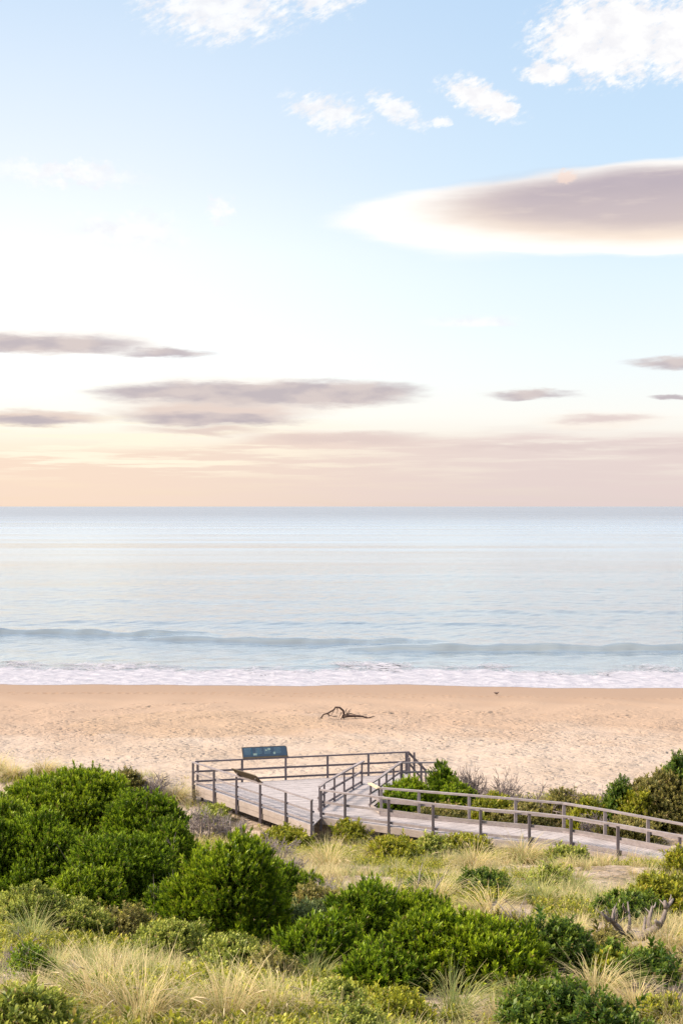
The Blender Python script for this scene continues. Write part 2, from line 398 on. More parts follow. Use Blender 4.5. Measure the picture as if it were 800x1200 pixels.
def mat_foam():
    m, t = new_mat('foam')
    tc = t.n('ShaderNodeTexCoord').outputs['Object']
    cov = t.n('ShaderNodeAttribute', attribute_name='cover').outputs['Fac']
    wv = t.vmath('ADD', tc, t.vmath('MULTIPLY', t.noise(tc, .5, 4, .6, out=1), (1.6, 2.2, 0)))
    v1 = t.n('ShaderNodeTexVoronoi', {'Vector': t.vmath('MULTIPLY', wv, (.55, .8, 1)), 'Scale': 1.0}, feature='DISTANCE_TO_EDGE').outputs['Distance']
    v2 = t.n('ShaderNodeTexVoronoi', {'Vector': t.vmath('MULTIPLY', wv, (1.6, 2.4, 1)), 'Scale': 1.0}, feature='DISTANCE_TO_EDGE').outputs['Distance']
    lace = t.math('MAXIMUM', t.mr(v1, .20, .02), t.math('MULTIPLY', t.mr(v2, .22, .02), .8))
    nz = t.noise(t.vmath('MULTIPLY', tc, (.12, .5, 1)), 1.0, 5, .6)
    s = t.math('ADD', t.math('MULTIPLY', lace, .30), t.math('MULTIPLY', nz, .9))
    al = t.mr(t.math('ADD', s, t.math('MULTIPLY', cov, 1.05)), .86, 1.34)
    bub = t.noise(t.vmath('MULTIPLY', tc, (1.2, 1.6, 1)), 1.0, 6, .65)
    c = t.mix(t.mr(bub, .35, .65), (.31, .295, .345), (.42, .40, .44))
    bs = t.n('ShaderNodeBsdfPrincipled', {'Base Color': c, 'Roughness': .6, 'Specular IOR Level': .3})
    bp = t.n('ShaderNodeBump', {'Height': bub, 'Distance': .25, 'Strength': .8}); t.link(bp.outputs[0], bs.inputs['Normal'])
    tr = t.n('ShaderNodeBsdfTransparent')
    mx = t.n('ShaderNodeMixShader', {0: al, 1: tr.outputs[0], 2: bs.outputs[0]})
    t.n('ShaderNodeOutputMaterial', {0: mx.outputs[0]})
    return m

def mat_timber(name, c1, c2, grain=(1.0, 1.0, 1.0), rough=.75):
    m, t = new_mat(name)
    tc = t.n('ShaderNodeTexCoord').outputs['Object']
    a = t.noise(t.vmath('MULTIPLY', tc, grain), 3.0, 6, .65)
    b = t.noise(tc, 1.1, 3, .5)
    c = t.mix(t.mr(a, .3, .7), c1, c2)
    c = t.mix(t.mr(b, .4, .75, 0, .45), c, tuple(v * .62 for v in c1))
    isl = t.n('ShaderNodeNewGeometry').outputs['Random Per Island']
    c = t.mix(t.math('MULTIPLY', isl, .38), c, tuple(v * .6 for v in c1))
    finish(m, t, c, rough, a, .004, .6, spec=.3)
    return m

def mat_plain(name, c1, c2=None, scale=6.0, rough=.7, bump=.004, spec=.3):
    m, t = new_mat(name)
    tc = t.n('ShaderNodeTexCoord').outputs['Object']
    a = t.noise(tc, scale, 5, .6)
    c = t.mix(t.mr(a, .3, .7), c1, c2 or tuple(v * .7 for v in c1))
    finish(m, t, c, rough, a, bump, .6, spec=spec)
    return m

def mat_leaf(name, deep, mid, tip, old=(.20, .14, .05), transl=.36, rough=.45):
    m, t = new_mat(name)
    tp = t.n('ShaderNodeAttribute', attribute_name='tip').outputs['Fac']
    rn = t.n('ShaderNodeAttribute', attribute_name='rnd').outputs['Fac']
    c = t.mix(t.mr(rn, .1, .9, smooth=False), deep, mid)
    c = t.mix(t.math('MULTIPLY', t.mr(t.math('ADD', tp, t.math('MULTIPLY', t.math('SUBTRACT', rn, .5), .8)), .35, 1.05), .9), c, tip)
    hs = t.math('FRACT', t.math('MULTIPLY', rn, 57.3))
    c = t.mix(t.math('MULTIPLY', t.math('GREATER_THAN', hs, .94), .8), c, old)
    return finish(m, t, c, rough, spec=.28, transl=transl)

def mat_grass(name, base, mid, tip, green, gmix=.5):
    m, t = new_mat(name)
    tp = t.n('ShaderNodeAttribute', attribute_name='tip').outputs['Fac']
    rn = t.n('ShaderNodeAttribute', attribute_name='rnd').outputs['Fac']
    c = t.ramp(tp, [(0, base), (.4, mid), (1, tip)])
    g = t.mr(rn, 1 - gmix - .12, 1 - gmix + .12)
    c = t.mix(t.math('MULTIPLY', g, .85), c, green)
    hs = t.math('FRACT', t.math('MULTIPLY', rn, 37.7))
    c = t.mix(t.math('MULTIPLY', hs, .35), c, tuple(v * .6 for v in mid))
    return finish(m, t, c, .6, spec=.25, transl=.42)

SAND = mat_sand()
WATER = mat_water()
FOAM = mat_foam()
T_POST = mat_timber('weathered_post_timber', (.150, .120, .129), (.215, .177, .191), (6, 6, .6))
T_RAIL = mat_timber('weathered_rail_timber', (.235, .198, .205), (.33, .285, .293), (2, 2, 2))
T_PALE = mat_timber('weathered_boardwalk_rail_timber', (.26, .215, .215), (.37, .315, .315), (2, 2, 2))
T_DECK = mat_timber('weathered_deck_boards', (.36, .318, .322), (.45, .40, .405), (1, 1, 1))
T_SIDE = mat_timber('weathered_side_beam', (.33, .265, .235), (.44, .37, .335), (1.5, 1.5, 6))
T_LIT = mat_plain('lit_rail_timber', (.60, .48, .33), (.52, .40, .27))
SIGN_BLUE = mat_plain('blue_sign_face', (.024, .046, .080), (.032, .058, .096), 3.0, .4, .0005)
SIGN_BROWN = mat_plain('brown_sign_back', (.075, .055, .035), (.095, .07, .045), 3.0, .55, .001)
SIGN_PALE = mat_plain('pale_sign_print', (.085, .15, .20), (.06, .115, .165), 8.0, .5, .0002)
SIGN_IMG = mat_plain('sign_photo_print', (.26, .30, .24), (.10, .19, .22), 14.0, .5, .0002)
SIGN_DARKIMG = mat_plain('sign_dark_print', (.012, .045, .085), (.02, .07, .11), 9.0, .5, .0002)
BARK = mat_plain('shrub_bark', (.10, .075, .055), (.16, .125, .10), 9.0, .85, .004)
GREYWOOD = mat_plain('bleached_wood', (.25, .205, .185), (.14, .11, .10), 12.0, .85, .006)
TWIG = mat_plain('dry_grey_twigs', (.31, .26, .245), (.20, .16, .15), 5.0, .85, .002)
TWIGD = mat_plain('dry_brown_twigs', (.24, .19, .175), (.16, .125, .12), 5.0, .85, .002)
DRIFT = mat_plain('dark_driftwood', (.085, .055, .045), (.05, .03, .025), 7.0, .8, .006)
FEATHER = mat_plain('bird_feathers', (.10, .07, .06), (.18, .13, .11), 30.0, .7, .001)
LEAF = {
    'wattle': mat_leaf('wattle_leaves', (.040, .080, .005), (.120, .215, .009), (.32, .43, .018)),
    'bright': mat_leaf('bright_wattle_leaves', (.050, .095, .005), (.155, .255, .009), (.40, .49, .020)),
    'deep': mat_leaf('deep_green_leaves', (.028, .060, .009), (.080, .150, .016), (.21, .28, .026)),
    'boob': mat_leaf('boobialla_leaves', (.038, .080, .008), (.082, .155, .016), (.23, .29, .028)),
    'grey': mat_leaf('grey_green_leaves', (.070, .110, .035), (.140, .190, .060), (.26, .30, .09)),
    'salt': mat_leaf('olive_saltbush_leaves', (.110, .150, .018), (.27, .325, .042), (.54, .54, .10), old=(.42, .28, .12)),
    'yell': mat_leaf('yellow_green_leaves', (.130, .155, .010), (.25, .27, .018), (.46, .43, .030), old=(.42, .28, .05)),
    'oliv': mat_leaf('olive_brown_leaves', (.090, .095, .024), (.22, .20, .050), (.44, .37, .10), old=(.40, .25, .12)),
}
LEAF['herb'] = mat_leaf('groundcover_leaves', (.125, .150, .014), (.30, .32, .028), (.58, .53, .06), old=(.42, .28, .08))
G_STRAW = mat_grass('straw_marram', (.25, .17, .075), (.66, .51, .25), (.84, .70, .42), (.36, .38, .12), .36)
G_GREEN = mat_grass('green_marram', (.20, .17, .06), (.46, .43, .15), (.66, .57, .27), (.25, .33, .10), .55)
G_PLUME = mat_plain('pale_seed_heads', (.60, .48, .29), (.50, .38, .22), 20.0, .8, .001)

# ------------------------------------------------------------------ ground
def grid_mesh(name, xs, ys, zf, mat, kind, attrs=None):
    X, Y = np.meshgrid(xs, ys)
    Z = zf(X, Y)
    v = np.stack([X, Y, Z], -1).reshape(-1, 3)
    nx, ny = len(xs), len(ys)
    i = (np.arange(ny - 1)[:, None] * nx + np.arange(nx - 1)[None, :]).ravel()
    q = np.stack([i, i + 1, i + nx + 1, i + nx], 1)
    at = {k: f(X, Y).ravel() for k, f in (attrs or {}).items()}
    o = np_mesh(name, v, q, mat, smooth=True, attrs=at)
    tag(o, kind=kind)
    return o

def spread(a, step, far, grow=1.18):
    xs = list(np.arange(-a, a + 1e-6, step)); s = step; x = a
    ext = []
    while x < far:
        s *= grow; x += s; ext.append(x)
    return np.array([-e for e in ext[::-1]] + xs + ext)

def tracks():
    r = np.random.default_rng(31); out = []
    def line(x0, y0, x1, y1, wob=.5, step=.72):
        L = math.hypot(x1 - x0, y1 - y0); n = int(L / step); nx, ny = -(y1 - y0) / L, (x1 - x0) / L
        for k in range(n):
            t_ = k / n; o = (.14 if k % 2 else -.14) + wob * math.sin(t_ * 9 + x0)
            out.append((x0 + (x1 - x0) * t_ + nx * o + r.normal(0, .06), y0 + (y1 - y0) * t_ + ny * o + r.normal(0, .06), r.uniform(.16, .24), r.uniform(.06, .10)))
    line(-34, 113.6, 34, 108.2, .7); line(-34, 112.6, 10, 109.0, .6); line(-24, 97, -8, 106); line(-30, 92, 4, 88); line(2, 74, 12, 104); line(16, 72, 30, 101)
    line(-14, 76, 6, 94); line(8, 84, 34, 90); line(-2, 100, 30, 96, .9); line(20, 78, 4, 100)
    for _ in range(900):
        out.append((r.uniform(-36, 36), 69 + 36 * r.random() ** 1.2, r.uniform(.16, .36), r.uniform(.02, .07)))
    return out
TRACKS = tracks()
def beach_h(X, Y):
    Z = ground_h(X, Y)
    a = sstep(112, 104, Y) * sstep(64, 70, Y)
    Z = Z + a * .05 * (np.sin(X * .9 + 2 * np.sin(Y * .35)) * np.sin(Y * .7 + 1.5 * np.sin(X * .23)))
    xs, ys = X[0], Y[:, 0]
    for x, y, rr, d in TRACKS:
        i0, i1 = np.searchsorted(xs, (x - 2.2 * rr, x + 2.2 * rr)); j0, j1 = np.searchsorted(ys, (y - 2.2 * rr, y + 2.2 * rr))
        if i1 <= i0 or j1 <= j0: continue
        q = ((X[j0:j1, i0:i1] - x) ** 2 + (Y[j0:j1, i0:i1] - y) ** 2) / rr ** 2
        Z[j0:j1, i0:i1] += -d * np.exp(-q) + d * .55 * np.exp(-((np.sqrt(q) - 1.35) / .35) ** 2)
    return Z
XS = spread(36, .5, 30000)
dune = grid_mesh('dune', XS, np.concatenate([np.arange(-80, 14, 2.0), np.arange(14, 66.01, .4)]), ground_h, SAND, 'structure')
beach = grid_mesh('beach', spread(36, .18, 30000), np.concatenate([[dune.data.vertices[-1].co.y], np.arange(66.2, 116, .18), np.arange(116, 124, .4), np.arange(124, 420, 8.)]), beach_h, SAND, 'structure')
tag(dune, 'sandy coastal dune slope falling to the beach under grass and shrubs')
tag(beach, 'pale trodden sand beach between the dune and the sea')

# ------------------------------------------------------------------ sea
def ridge(X, Y, yc, h, front, back, fade):
    d = Y - yc
    p = np.where(d < 0, np.exp(-(d / front) ** 2), np.exp(-(d / back) ** 2))
    return h * p * fade
def wave_h(X, Y):
    wob = .55 * np.sin(X * .13) + .5 * np.sin(X * .37 + 1) + .3 * np.sin(X * 1.1 + .5) + .2 * np.sin(X * 2.3 + np.sin(X * .5) * 2)
    Z = ridge(X, Y, 164.5 - .22 * (X + 34) + wob, .72, 1.15, 5.0, sstep(-8, -22, X) * sstep(-160, -70, X) + .0)
    Z = Z + ridge(X, Y, 154.6 - .22 * (X + 6) + wob * .7, .70, 1.1, 5.0, sstep(-27, -16, X) * sstep(16, 4, X))
    Z = Z + ridge(X, Y, 146.5 + .02 * X + wob * .5, .75, 1.1, 5.0, sstep(-6, 9, X) * (1 - sstep(70, 160, X)))
    for yc, h, bk, ph, s in ((136.5, .20, 3.2, .3, .02), (129.5, .16, 2.6, 1.7, -.01), (179, .26, 6, 2.1, -.06), (197, .26, 7, 0.4, .05), (222, .22, 10, 3.3, .03), (255, .2, 13, 5.0, -.04), (300, .2, 15, 1.1, .02)):
        mod = .55 + .45 * np.sin(X * .05 + ph)
        Z = Z + ridge(X, Y, yc + s * X + wob + 2.5 * np.sin(X * .045 + ph), h, bk * .45, bk, mod)
    ch = .026 * np.sin(X * .55 + Y * .8 + 1.3 * np.sin(X * .21)) + .020 * np.sin(-X * .8 + Y * 1.1 + 2 * np.sin(Y * .17)) + .018 * np.sin(X * 1.5 + Y * .35 + np.sin(Y * .9))
    ch = ch + .03 * np.sin(X * 2.6 - Y * 1.9 + 2 * np.sin(X * .4)) * np.sin(X * .33 + Y * .27)
    Z = Z * (.85 + .17 * np.sin(X * .31 + 1.2 * np.sin(X * .13)) * np.sin(X * .83 + Y * .1)) + ch * sstep(121, 135, Y)
    Z = Z * sstep(117.5, 128, Y) * (1 - sstep(320, 380, Y))
    return Z
ysea = [105.0]
while ysea[-1] < 128: ysea.append(ysea[-1] + .5)
while ysea[-1] < 172: ysea.append(ysea[-1] + .3)
st_ = .3
while ysea[-1] < 45000: st_ = st_ * (1.012 if ysea[-1] < 400 else 1.12); ysea.append(ysea[-1] + st_)
sea = grid_mesh('sea', spread(104, .6, 40000, 1.2), np.array(ysea), wave_h, WATER, 'structure')
tag(sea, 'calm pale blue sea reaching to the horizon with low swells')

def foam_cover(X, Y):
    d = Y - shore(X)
    n = 1.5 * np.sin(X * .21 + .5) + .9 * np.sin(X * .53) + .5 * np.sin(X * 1.27 + 2)
    c = sstep(21 + 2 * n, 6 + n, d)
    c = c * (.50 + .42 * sstep(13, 4, d) + .12 * np.sin(d * .9 + n))
    edge = sstep(-1.15 + .22 * n, -.6 + .22 * n, d)
    c = np.clip(c, 0, 1.1) * edge
    c = np.maximum(c, .95 * sstep(-1.0 + .2 * n, -.5 + .2 * n, d) * sstep(1.2, .2, d))
    return c - (1 - edge) * 1.0
def foam_h(X, Y):
    d = Y - shore(X)
    n = 1.5 * np.sin(X * .21 + .5) + .9 * np.sin(X * .53) + .5 * np.sin(X * 1.27 + 2)
    b = np.maximum(wave_h(X, Y), np.where(d < 4, ground_h(X, Y), -9)) + .012
    lump = .05 * np.sin(X * 1.7 + Y * 2.1) + .05 * np.sin(X * .8 - Y * 1.5 + 1) + .04 * np.sin(X * 3.1 + 1.5 * np.sin(Y * 2))
    e = d + .95 - .22 * n
    return b + sstep(.3, 3.0, e) * sstep(22, 14, d) * np.maximum(lump + .05, 0)
foam = grid_mesh('sea_foam', np.arange(-90, 90.1, .35), np.arange(112, 146, .25), foam_h, FOAM, 'stuff', {'cover': foam_cover})
fb = bmesh.new(); fb.from_mesh(foam.data); cl_ = fb.verts.layers.float['cover']
bmesh.ops.delete(fb, geom=[f for f in fb.faces if max(v[cl_] for v in f.verts) < .02], context='FACES')
fb.to_mesh(foam.data); fb.free()
tag(foam, 'lacy white wash spreading along the water edge', 'foam')

# ------------------------------------------------------------------ viewing platform, boardwalk, railings
DZ = 2.30
front_run = [(-0.80, 57.60), (0.17, 56.90), (1.88, 55.90), (3.55, 54.85), (5.29, 53.95), (7.05, 53.30), (8.49, 52.50), (9.98, 51.25), (11.80, 49.55), (13.5, 47.9), (15.2, 46.3)]
back_run = [(1.60, 57.85), (3.10, 57.25), (5.05, 56.45), (6.80, 55.70), (8.56, 54.90), (9.92, 53.70), (11.25, 52.35), (12.6, 50.95), (14.1, 49.5), (15.9, 47.8)]
left_run = [(-6.64, 64.25), (-5.55, 62.62), (-4.44, 60.98), (-3.33, 59.32), (-2.20, 57.64), (-1.12, 56.03)]
backside = [(-6.50, 64.40), (-4.52, 64.90), (-2.55, 65.42), (-0.63, 65.92), (1.27, 66.40), (3.05, 66.85)]
inner_left = [(-0.90, 58.60), (-0.72, 59.45), (-0.30, 60.70), (0.12, 61.95), (0.52, 63.15), (0.92, 64.30)]
inner_right = [(1.22, 59.35), (1.60, 60.55), (1.95, 61.75), (2.30, 62.95), (2.68, 64.20)]
plat_poly = [(-6.64, 64.25), (-1.12, 56.03), (-0.80, 57.60), (0.9, 58.2), (1.60, 57.85), (1.22, 59.35), (2.68, 64.20), (3.22, 66.88)]
walk_poly = [front_run[0]] + front_run[1:] + back_run[::-1] + [(0.9, 58.2)]
PATHPOLY = np.array([(-6.75, 64.4), (-1.1, 55.85), (-.75, 57.3)] + [(x, y - .12) for x, y in front_run[1:]] + [(x, y + .12) for x, y in back_run[::-1]] + [(1.35, 59.3), (2.85, 64.2), (3.3, 67)])
def in_poly(px, py, poly=PATHPOLY):
    ins = np.zeros(len(px), bool); n = len(poly)
    for i in range(n):
        x1, y1 = poly[i]; x2, y2 = poly[(i + 1) % n]
        c = ((y1 > py) != (y2 > py)) & (px < (x2 - x1) * (py - y1) / (y2 - y1 + 1e-12) + x1)
        ins ^= c
    return ins

def clip(poly, nx, ny, c):
    """keep nx*x+ny*y >= c"""
    out = []
    for i in range(len(poly)):
        a = poly[i]; b = poly[(i + 1) % len(poly)]
        da = nx * a[0] + ny * a[1] - c; db = nx * b[0] + ny * b[1] - c
        if da >= 0: out.append(a)
        if (da >= 0) != (db >= 0):
            k = da / (da - db); out.append((a[0] + (b[0] - a[0]) * k, a[1] + (b[1] - a[1]) * k))
    return out

def boards(mb, poly, ang, w=.14, gap=.012, z=DZ, th=.035):
    nx, ny = -math.sin(ang), math.cos(ang)
    ds = [nx * x + ny * y for x, y in poly]
    c = min(ds)
    while c < max(ds):
        p = clip(clip(poly, nx, ny, c), -nx, -ny, -(c + w))
        if len(p) >= 3:
            a2 = sum(p[i][0] * p[(i + 1) % len(p)][1] - p[(i + 1) % len(p)][0] * p[i][1] for i in range(len(p)))
            if abs(a2) > .01:
                if a2 < 0: p = p[::-1]
                dz = random.uniform(-.003, .003)
                mb.prism(p, z - th + dz, z + dz)
        c += w + gap

def side_beam(mb, pts, z0, z1, th=.05, off=.0):
    for (x0, y0), (x1, y1) in zip(pts[:-1], pts[1:]):
        mb.beam((x0, y0, (z0 + z1) / 2), (x1, y1, (z0 + z1) / 2), th, z1 - z0)

def shift(pts, d):
    """offset a polyline sideways (left of its direction for d > 0)"""
    out = []
    for i in range(len(pts)):
        a = np.array(pts[max(i - 1, 0)]); b = np.array(pts[min(i + 1, len(pts) - 1)])
        t_ = (b - a) / np.linalg.norm(b - a)
        out.append((pts[i][0] - t_[1] * d, pts[i][1] + t_[0] * d))
    return out

plat = empty('viewing_platform', (-2, 62, DZ), 'weathered timber viewing platform at the dune foot, with boards, side beams and stumps', 'viewing platform')
b = MB(); boards(b, plat_poly, math.atan2(2.45, 9.7)); b.build('decking', T_DECK, plat)
b = MB(); side_beam(b, shift(left_run, .02), DZ - .24, DZ - .02); b.build('upper_side_beam', T_SIDE, plat)
b = MB(); side_beam(b, shift(left_run, .04), DZ - .47, DZ - .252); b.build('lower_side_beam', T_SIDE, plat)
b = MB(); side_beam(b, backside, DZ - .40, DZ - .04); b.build('back_beam', T_SIDE, plat)
b = MB(); side_beam(b, [(3.06, 66.86), (2.70, 64.2), (1.3, 59.3)], DZ - .40, DZ - .04); b.build('inner_beam', T_SIDE, plat)
for x, y in left_run[:1] + [(-6.3, 64.3), (-3.2, 64.2), (0, 65), (2.8, 66), (-3.4, 60.4), (-2.3, 58.9)]:
    b = MB(); g = float(ground_h(x, y)); b.beam((x, y + .12, g - .4), (x, y + .12, DZ - .05), .13, .13, up=(0, 1, 0)); b.build('stump', T_POST, plat)
b = MB(); b.beam((-1.0, 55.93, 1.15), (-.62, 55.98, 1.15), .25, .75); b.build('corner_block', T_SIDE, plat, bevel=.01)

walk = empty('boardwalk', (7, 54, DZ), 'weathered timber boardwalk leading from the platform to the right edge', 'boardwalk')
for k in range(len(front_run) - 1):
    pass
b = MB()
# boards lie across the walk: each quad piece between stations split into planks
fr = np.array(front_run); br = np.array([(0.9, 58.2)] + back_run)
def along(pl, s):
    d = np.r_[0, np.cumsum(np.linalg.norm(np.diff(pl, axis=0), axis=1))]; s = s * d[-1]
    return np.array([np.interp(s, d, pl[:, 0]), np.interp(s, d, pl[:, 1])])
NB = 124
for k in range(NB):
    s0 = k / NB; s1 = (k + .93) / NB
    p = [along(fr, s0), along(fr, s1), along(br, s1), along(br, s0)]
    dz = random.uniform(-.003, .003)
    b.prism([tuple(q) for q in p], DZ - .035 + dz, DZ + dz)
b.build('decking', T_DECK, walk)
b = MB(); side_beam(b, shift(front_run, -.03), DZ - .27, DZ - .015, .06); b.build('front_beam', T_SIDE, walk)
b = MB(); side_beam(b, shift(back_run, .03), DZ - .27, DZ - .015, .06); b.build('back_beam', T_SIDE, walk)
b = MB(); side_beam(b, shift(front_run[5:], .06), DZ + .02, DZ + .10, .09); b.build('front_kerb', T_PALE, walk)
b = MB(); side_beam(b, shift(back_run, -.06), DZ + .008, DZ + .17, .05); b.build('back_kerb', T_PALE, walk)
for x, y in [front_run[i] for i in (1, 3, 5, 7)] + [back_run[i] for i in (0, 2, 4, 6)]:
    b = MB(); g = float(ground_h(x, y)); b.beam((x * .99 + .05, y + .25, g - .4), (x * .99 + .05, y + .25, DZ - .05), .12, .12, up=(0, 1, 0)); b.build('stump', T_POST, walk)

def railing(label, pts, H, rails, cap=(.11, .055), drop=.0, w=.10, mats=(T_POST, T_RAIL), off=0.0, posts=None, name='timber_railing', ext=(.0, .0), rail_h=.085, zoff=None):
    r = empty(name, (pts[0][0], pts[0][1], DZ), label, 'railing', 'timber railings of the platform and boardwalk')
    pp = pts if posts is None else posts
    for x, y in shift(pp, off):
        b = MB(); zb = DZ - drop if drop else DZ - .03
        b.beam((x, y, zb), (x, y, DZ + H - cap[1] - .002), w, w, up=(0, 1, 0)); b.build('post', mats[0], r, bevel=.006)
    line = shift(pts, off)
    def run(zc, wd, ht, nm, sh, mt):
        b = MB(); ln = shift(line, sh)
        for i in range(len(ln) - 1):
            a = np.array(ln[i]); c = np.array(ln[i + 1]); d = (c - a) / np.linalg.norm(c - a)
            if i == 0: a = a - d * ext[0]
            if i == len(ln) - 2: c = c + d * ext[1]
            b.beam((*a, zc), (*c, zc), wd, ht)
        b.build(nm, mt, r)
    run(DZ + H - cap[1] / 2, cap[0], cap[1], 'top_rail', 0, mats[1])
    for nm, zc in rails:
        run(DZ + zc, .05, rail_h, nm, (w / 2 + .028) * (1 if off <= 0 else 1), mats[1])
    return r

railing('dark weathered railing down the platform edge nearest the dune bushes, carrying the brown sign', left_run, 1.05, [('middle_rail', .55), ('low_rail', .13)], off=-.07, drop=.62, cap=(.10, .05), rail_h=.07, ext=(.06, .06))
railing('long dark railing along the seaward edge of the platform, carrying the blue sign', backside, 1.05, [('middle_rail', .55), ('low_rail', .11)], off=.05, drop=.5, cap=(.10, .065), mats=(T_POST, T_POST), ext=(.12, .15))
il = railing('pale curving handrail between the platform and the boardwalk entrance', inner_left, 1.05, [('middle_rail', .55), ('low_rail', .10)], off=0, cap=(.13, .06), mats=(T_POST, T_PALE), w=.085, ext=(.0, .2), rail_h=.10)
railing('straight pale handrail from the pale bend towards the beach stairs, beside green bushes', inner_right, 1.05, [('middle_rail', .55), ('low_rail', .13)], off=.0, cap=(.13, .06), mats=(T_POST, T_PALE), w=.09, ext=(.05, .05))
railing('front boardwalk railing nearest the dune grass, running from the platform to the right edge', front_run, 1.14, [('middle_rail', .60), ('low_rail', .13)], off=-.05, drop=.55, cap=(.15, .06), mats=(T_POST, T_PALE), w=.11, rail_h=.10)
railing('rear boardwalk railing in front of the seaward bushes', back_run, 1.14, [('middle_rail', .56)], off=.05, drop=.5, cap=(.15, .07), mats=(T_PALE, T_PALE), w=.12, rail_h=.13)
# joint between the two handrails; sunlit brightness put into the top rail's colour
o = [c for c in bpy.data.objects if c.get('label', '').startswith('straight pale handrail')][0]
b = MB(); b.beam((1.17, 59.22, DZ + 1.045), (1.52, 57.98, DZ + 1.085), .16, .06); b.build('bend_rail', T_LIT, o)
b = MB(); b.beam((1.24, 59.16, DZ + .56), (1.56, 58.02, DZ + .56), .05, .10); b.build('bend_middle_rail', T_PALE, o)
b = MB(); b.beam((1.24, 59.16, DZ + .10), (1.56, 58.02, DZ + .10), .06, .14); b.build('bend_kerb', T_SIDE, o)
# railing to the right of the beach stairs
railing('low weathered railing running right from the beach stairs behind the green bushes', [(2.72, 64.25), (3.6, 64.32), (4.5, 64.36)], 1.02, [('middle_rail', .55)], off=0, drop=.6, cap=(.10, .06), mats=(T_POST, T_RAIL))
# beach stairs at the far corner
stairs = empty('beach_stairs', (3.2, 66.4, DZ), 'short timber stairs dropping to the beach from the far platform corner', 'stairs')
b = MB()
for k in range(3):
    b.beam((3.18 + .28 * k, 64.9, DZ - .2 - .2 * k), (3.42 + .28 * k, 66.7, DZ - .2 - .2 * k), .28, .04)
b.build('treads', T_SIDE, stairs)
for (x, y, z0) in ((3.12, 66.9, DZ - .5), (3.12, 65.6, DZ - .6), (3.42, 66.95, DZ - .7)):
    b = MB(); b.beam((x, y, z0), (x, y, DZ + 1.0), .10, .10, up=(0, 1, 0)); b.build('post', T_POST, stairs, bevel=.006)
b = MB(); b.beam((3.12, 66.97, DZ + 1.02), (4.0, 67.6, DZ + .02), .06, .10); b.beam((3.12, 66.97, DZ + .55), (3.8, 67.5, DZ - .35), .05, .08); b.build('handrail', T_POST, stairs)
b = MB(); b.beam((4.0, 67.62, 1.2), (4.0, 67.62, DZ + .1), .09, .09, up=(0, 1, 0)); b.build('post', T_POST, stairs)

# interpretive signs on the railings
def sign(label, a, c, out, rise, lean, z, face, back, prints, th=.035, cut=True):
    """board from a to c (plan points) along a railing, leaning away along out"""
    a = Vector((a[0], a[1], z)); c = Vector((c[0], c[1], z)); L = (c - a).length
    ex = (c - a).normalized(); ey = (Vector((out[0], out[1], 0)).normalized() * lean + Vector((0, 0, rise))); Hh = ey.length; ey.normalize()
    ez = ex.cross(ey).normalized()
    inner = -Vector((out[0], out[1], 0))
    if ez.dot(inner) < 0: ez = -ez
    s = empty('information_sign', tuple((a + c) / 2), label, 'sign', 'information signs on the platform railings')
    def pt(u, v, w): return a + ex * u + ey * v + ez * w
    def plate(mb, outl, w0, w1):
        n = len(outl); vs = [pt(u, v, w0) for u, v in outl] + [pt(u, v, w1) for u, v in outl]
        mb.add(vs, [tuple(range(n))[::-1], tuple(range(n, 2 * n))] + [(i, (i + 1) % n, (i + 1) % n + n, i + n) for i in range(n)])
    outl = [(0, 0), (L, 0), (L, Hh - .10), (L - .03, Hh - .03), (L - .10, Hh), (0.0, Hh)]
    b = MB(); plate(b, outl, -th, 0); b.build('backing_board', back, s)
    inn = [(.03, .03), (L - .03, .03), (L - .03, Hh - .11), (L - .06, Hh - .055), (L - .115, Hh - .03), (.03, Hh - .03)]
    b = MB(); plate(b, inn, .002, .006); fo = b.build('panel', face, s)
    if prints:
        def rect(mb, u0, v0, u1, v1, w): plate(mb, [(u0, v0), (u1, v0), (u1, v1), (u0, v1)], .0065, w)
        for u0 in (.10, .62, 1.02, 1.50):
            b = MB()
            for k in range(7): rect(b, u0, .16 + .045 * k, u0 + .28 + .06 * ((k * 7) % 3) / 3, .178 + .045 * k, .008)
            b.build('lettering', SIGN_PALE, fo, org=s.location)
        b = MB(); rect(b, .10, Hh - .12, .42, Hh - .075, .008); b.build('heading', SIGN_PALE, fo, org=s.location)
        for q in ((.50, .09, .68, .19), (1.20, .33, 1.33, .43), (1.44, .12, 1.54, .23), (1.08, .30, 1.17, .37)):
            b = MB(); rect(b, *q, .009); b.build('picture_print', SIGN_IMG, fo, org=s.location)
        for q in ((.42, .10, .47, .50), (.72, .09, .80, .46)):
            b = MB(); rect(b, *q, .0075); b.build('dark_print', SIGN_DARKIMG, fo, org=s.location)
    b = MB(); b.beam(pt(0, -.03, -.01), pt(L, -.03, -.01), .07, .05, up=tuple(ey)); b.build('bottom_ledge', T_SIDE if not prints else SIGN_BROWN, s)
    for u in (.25, L - .25):
        b = MB(); q0 = pt(u, -.04, -th - .02); q1 = pt(u, Hh * .5, -th - .02); b.beam(q0, q1, .06, .04, up=tuple(ez)); b.build('bracket', T_POST, s)
    return s
bd = Vector((9.86, 2.6, 0)).normalized(); bo = (-bd.y, bd.x)
sign('blue information board tilted on the seaward railing, with small pictures and pale lettering', (-4.50, 64.96), (-2.46, 65.50), bo, .43, .32, DZ + 1.09, SIGN_BLUE, SIGN_BROWN, True)
sign('brown information board seen from behind on the railing nearest the dune bushes', (-4.43, 60.92), (-3.30, 59.25), (-.83, -.56), .33, .30, DZ + 1.08, SIGN_BLUE, SIGN_BROWN, False)

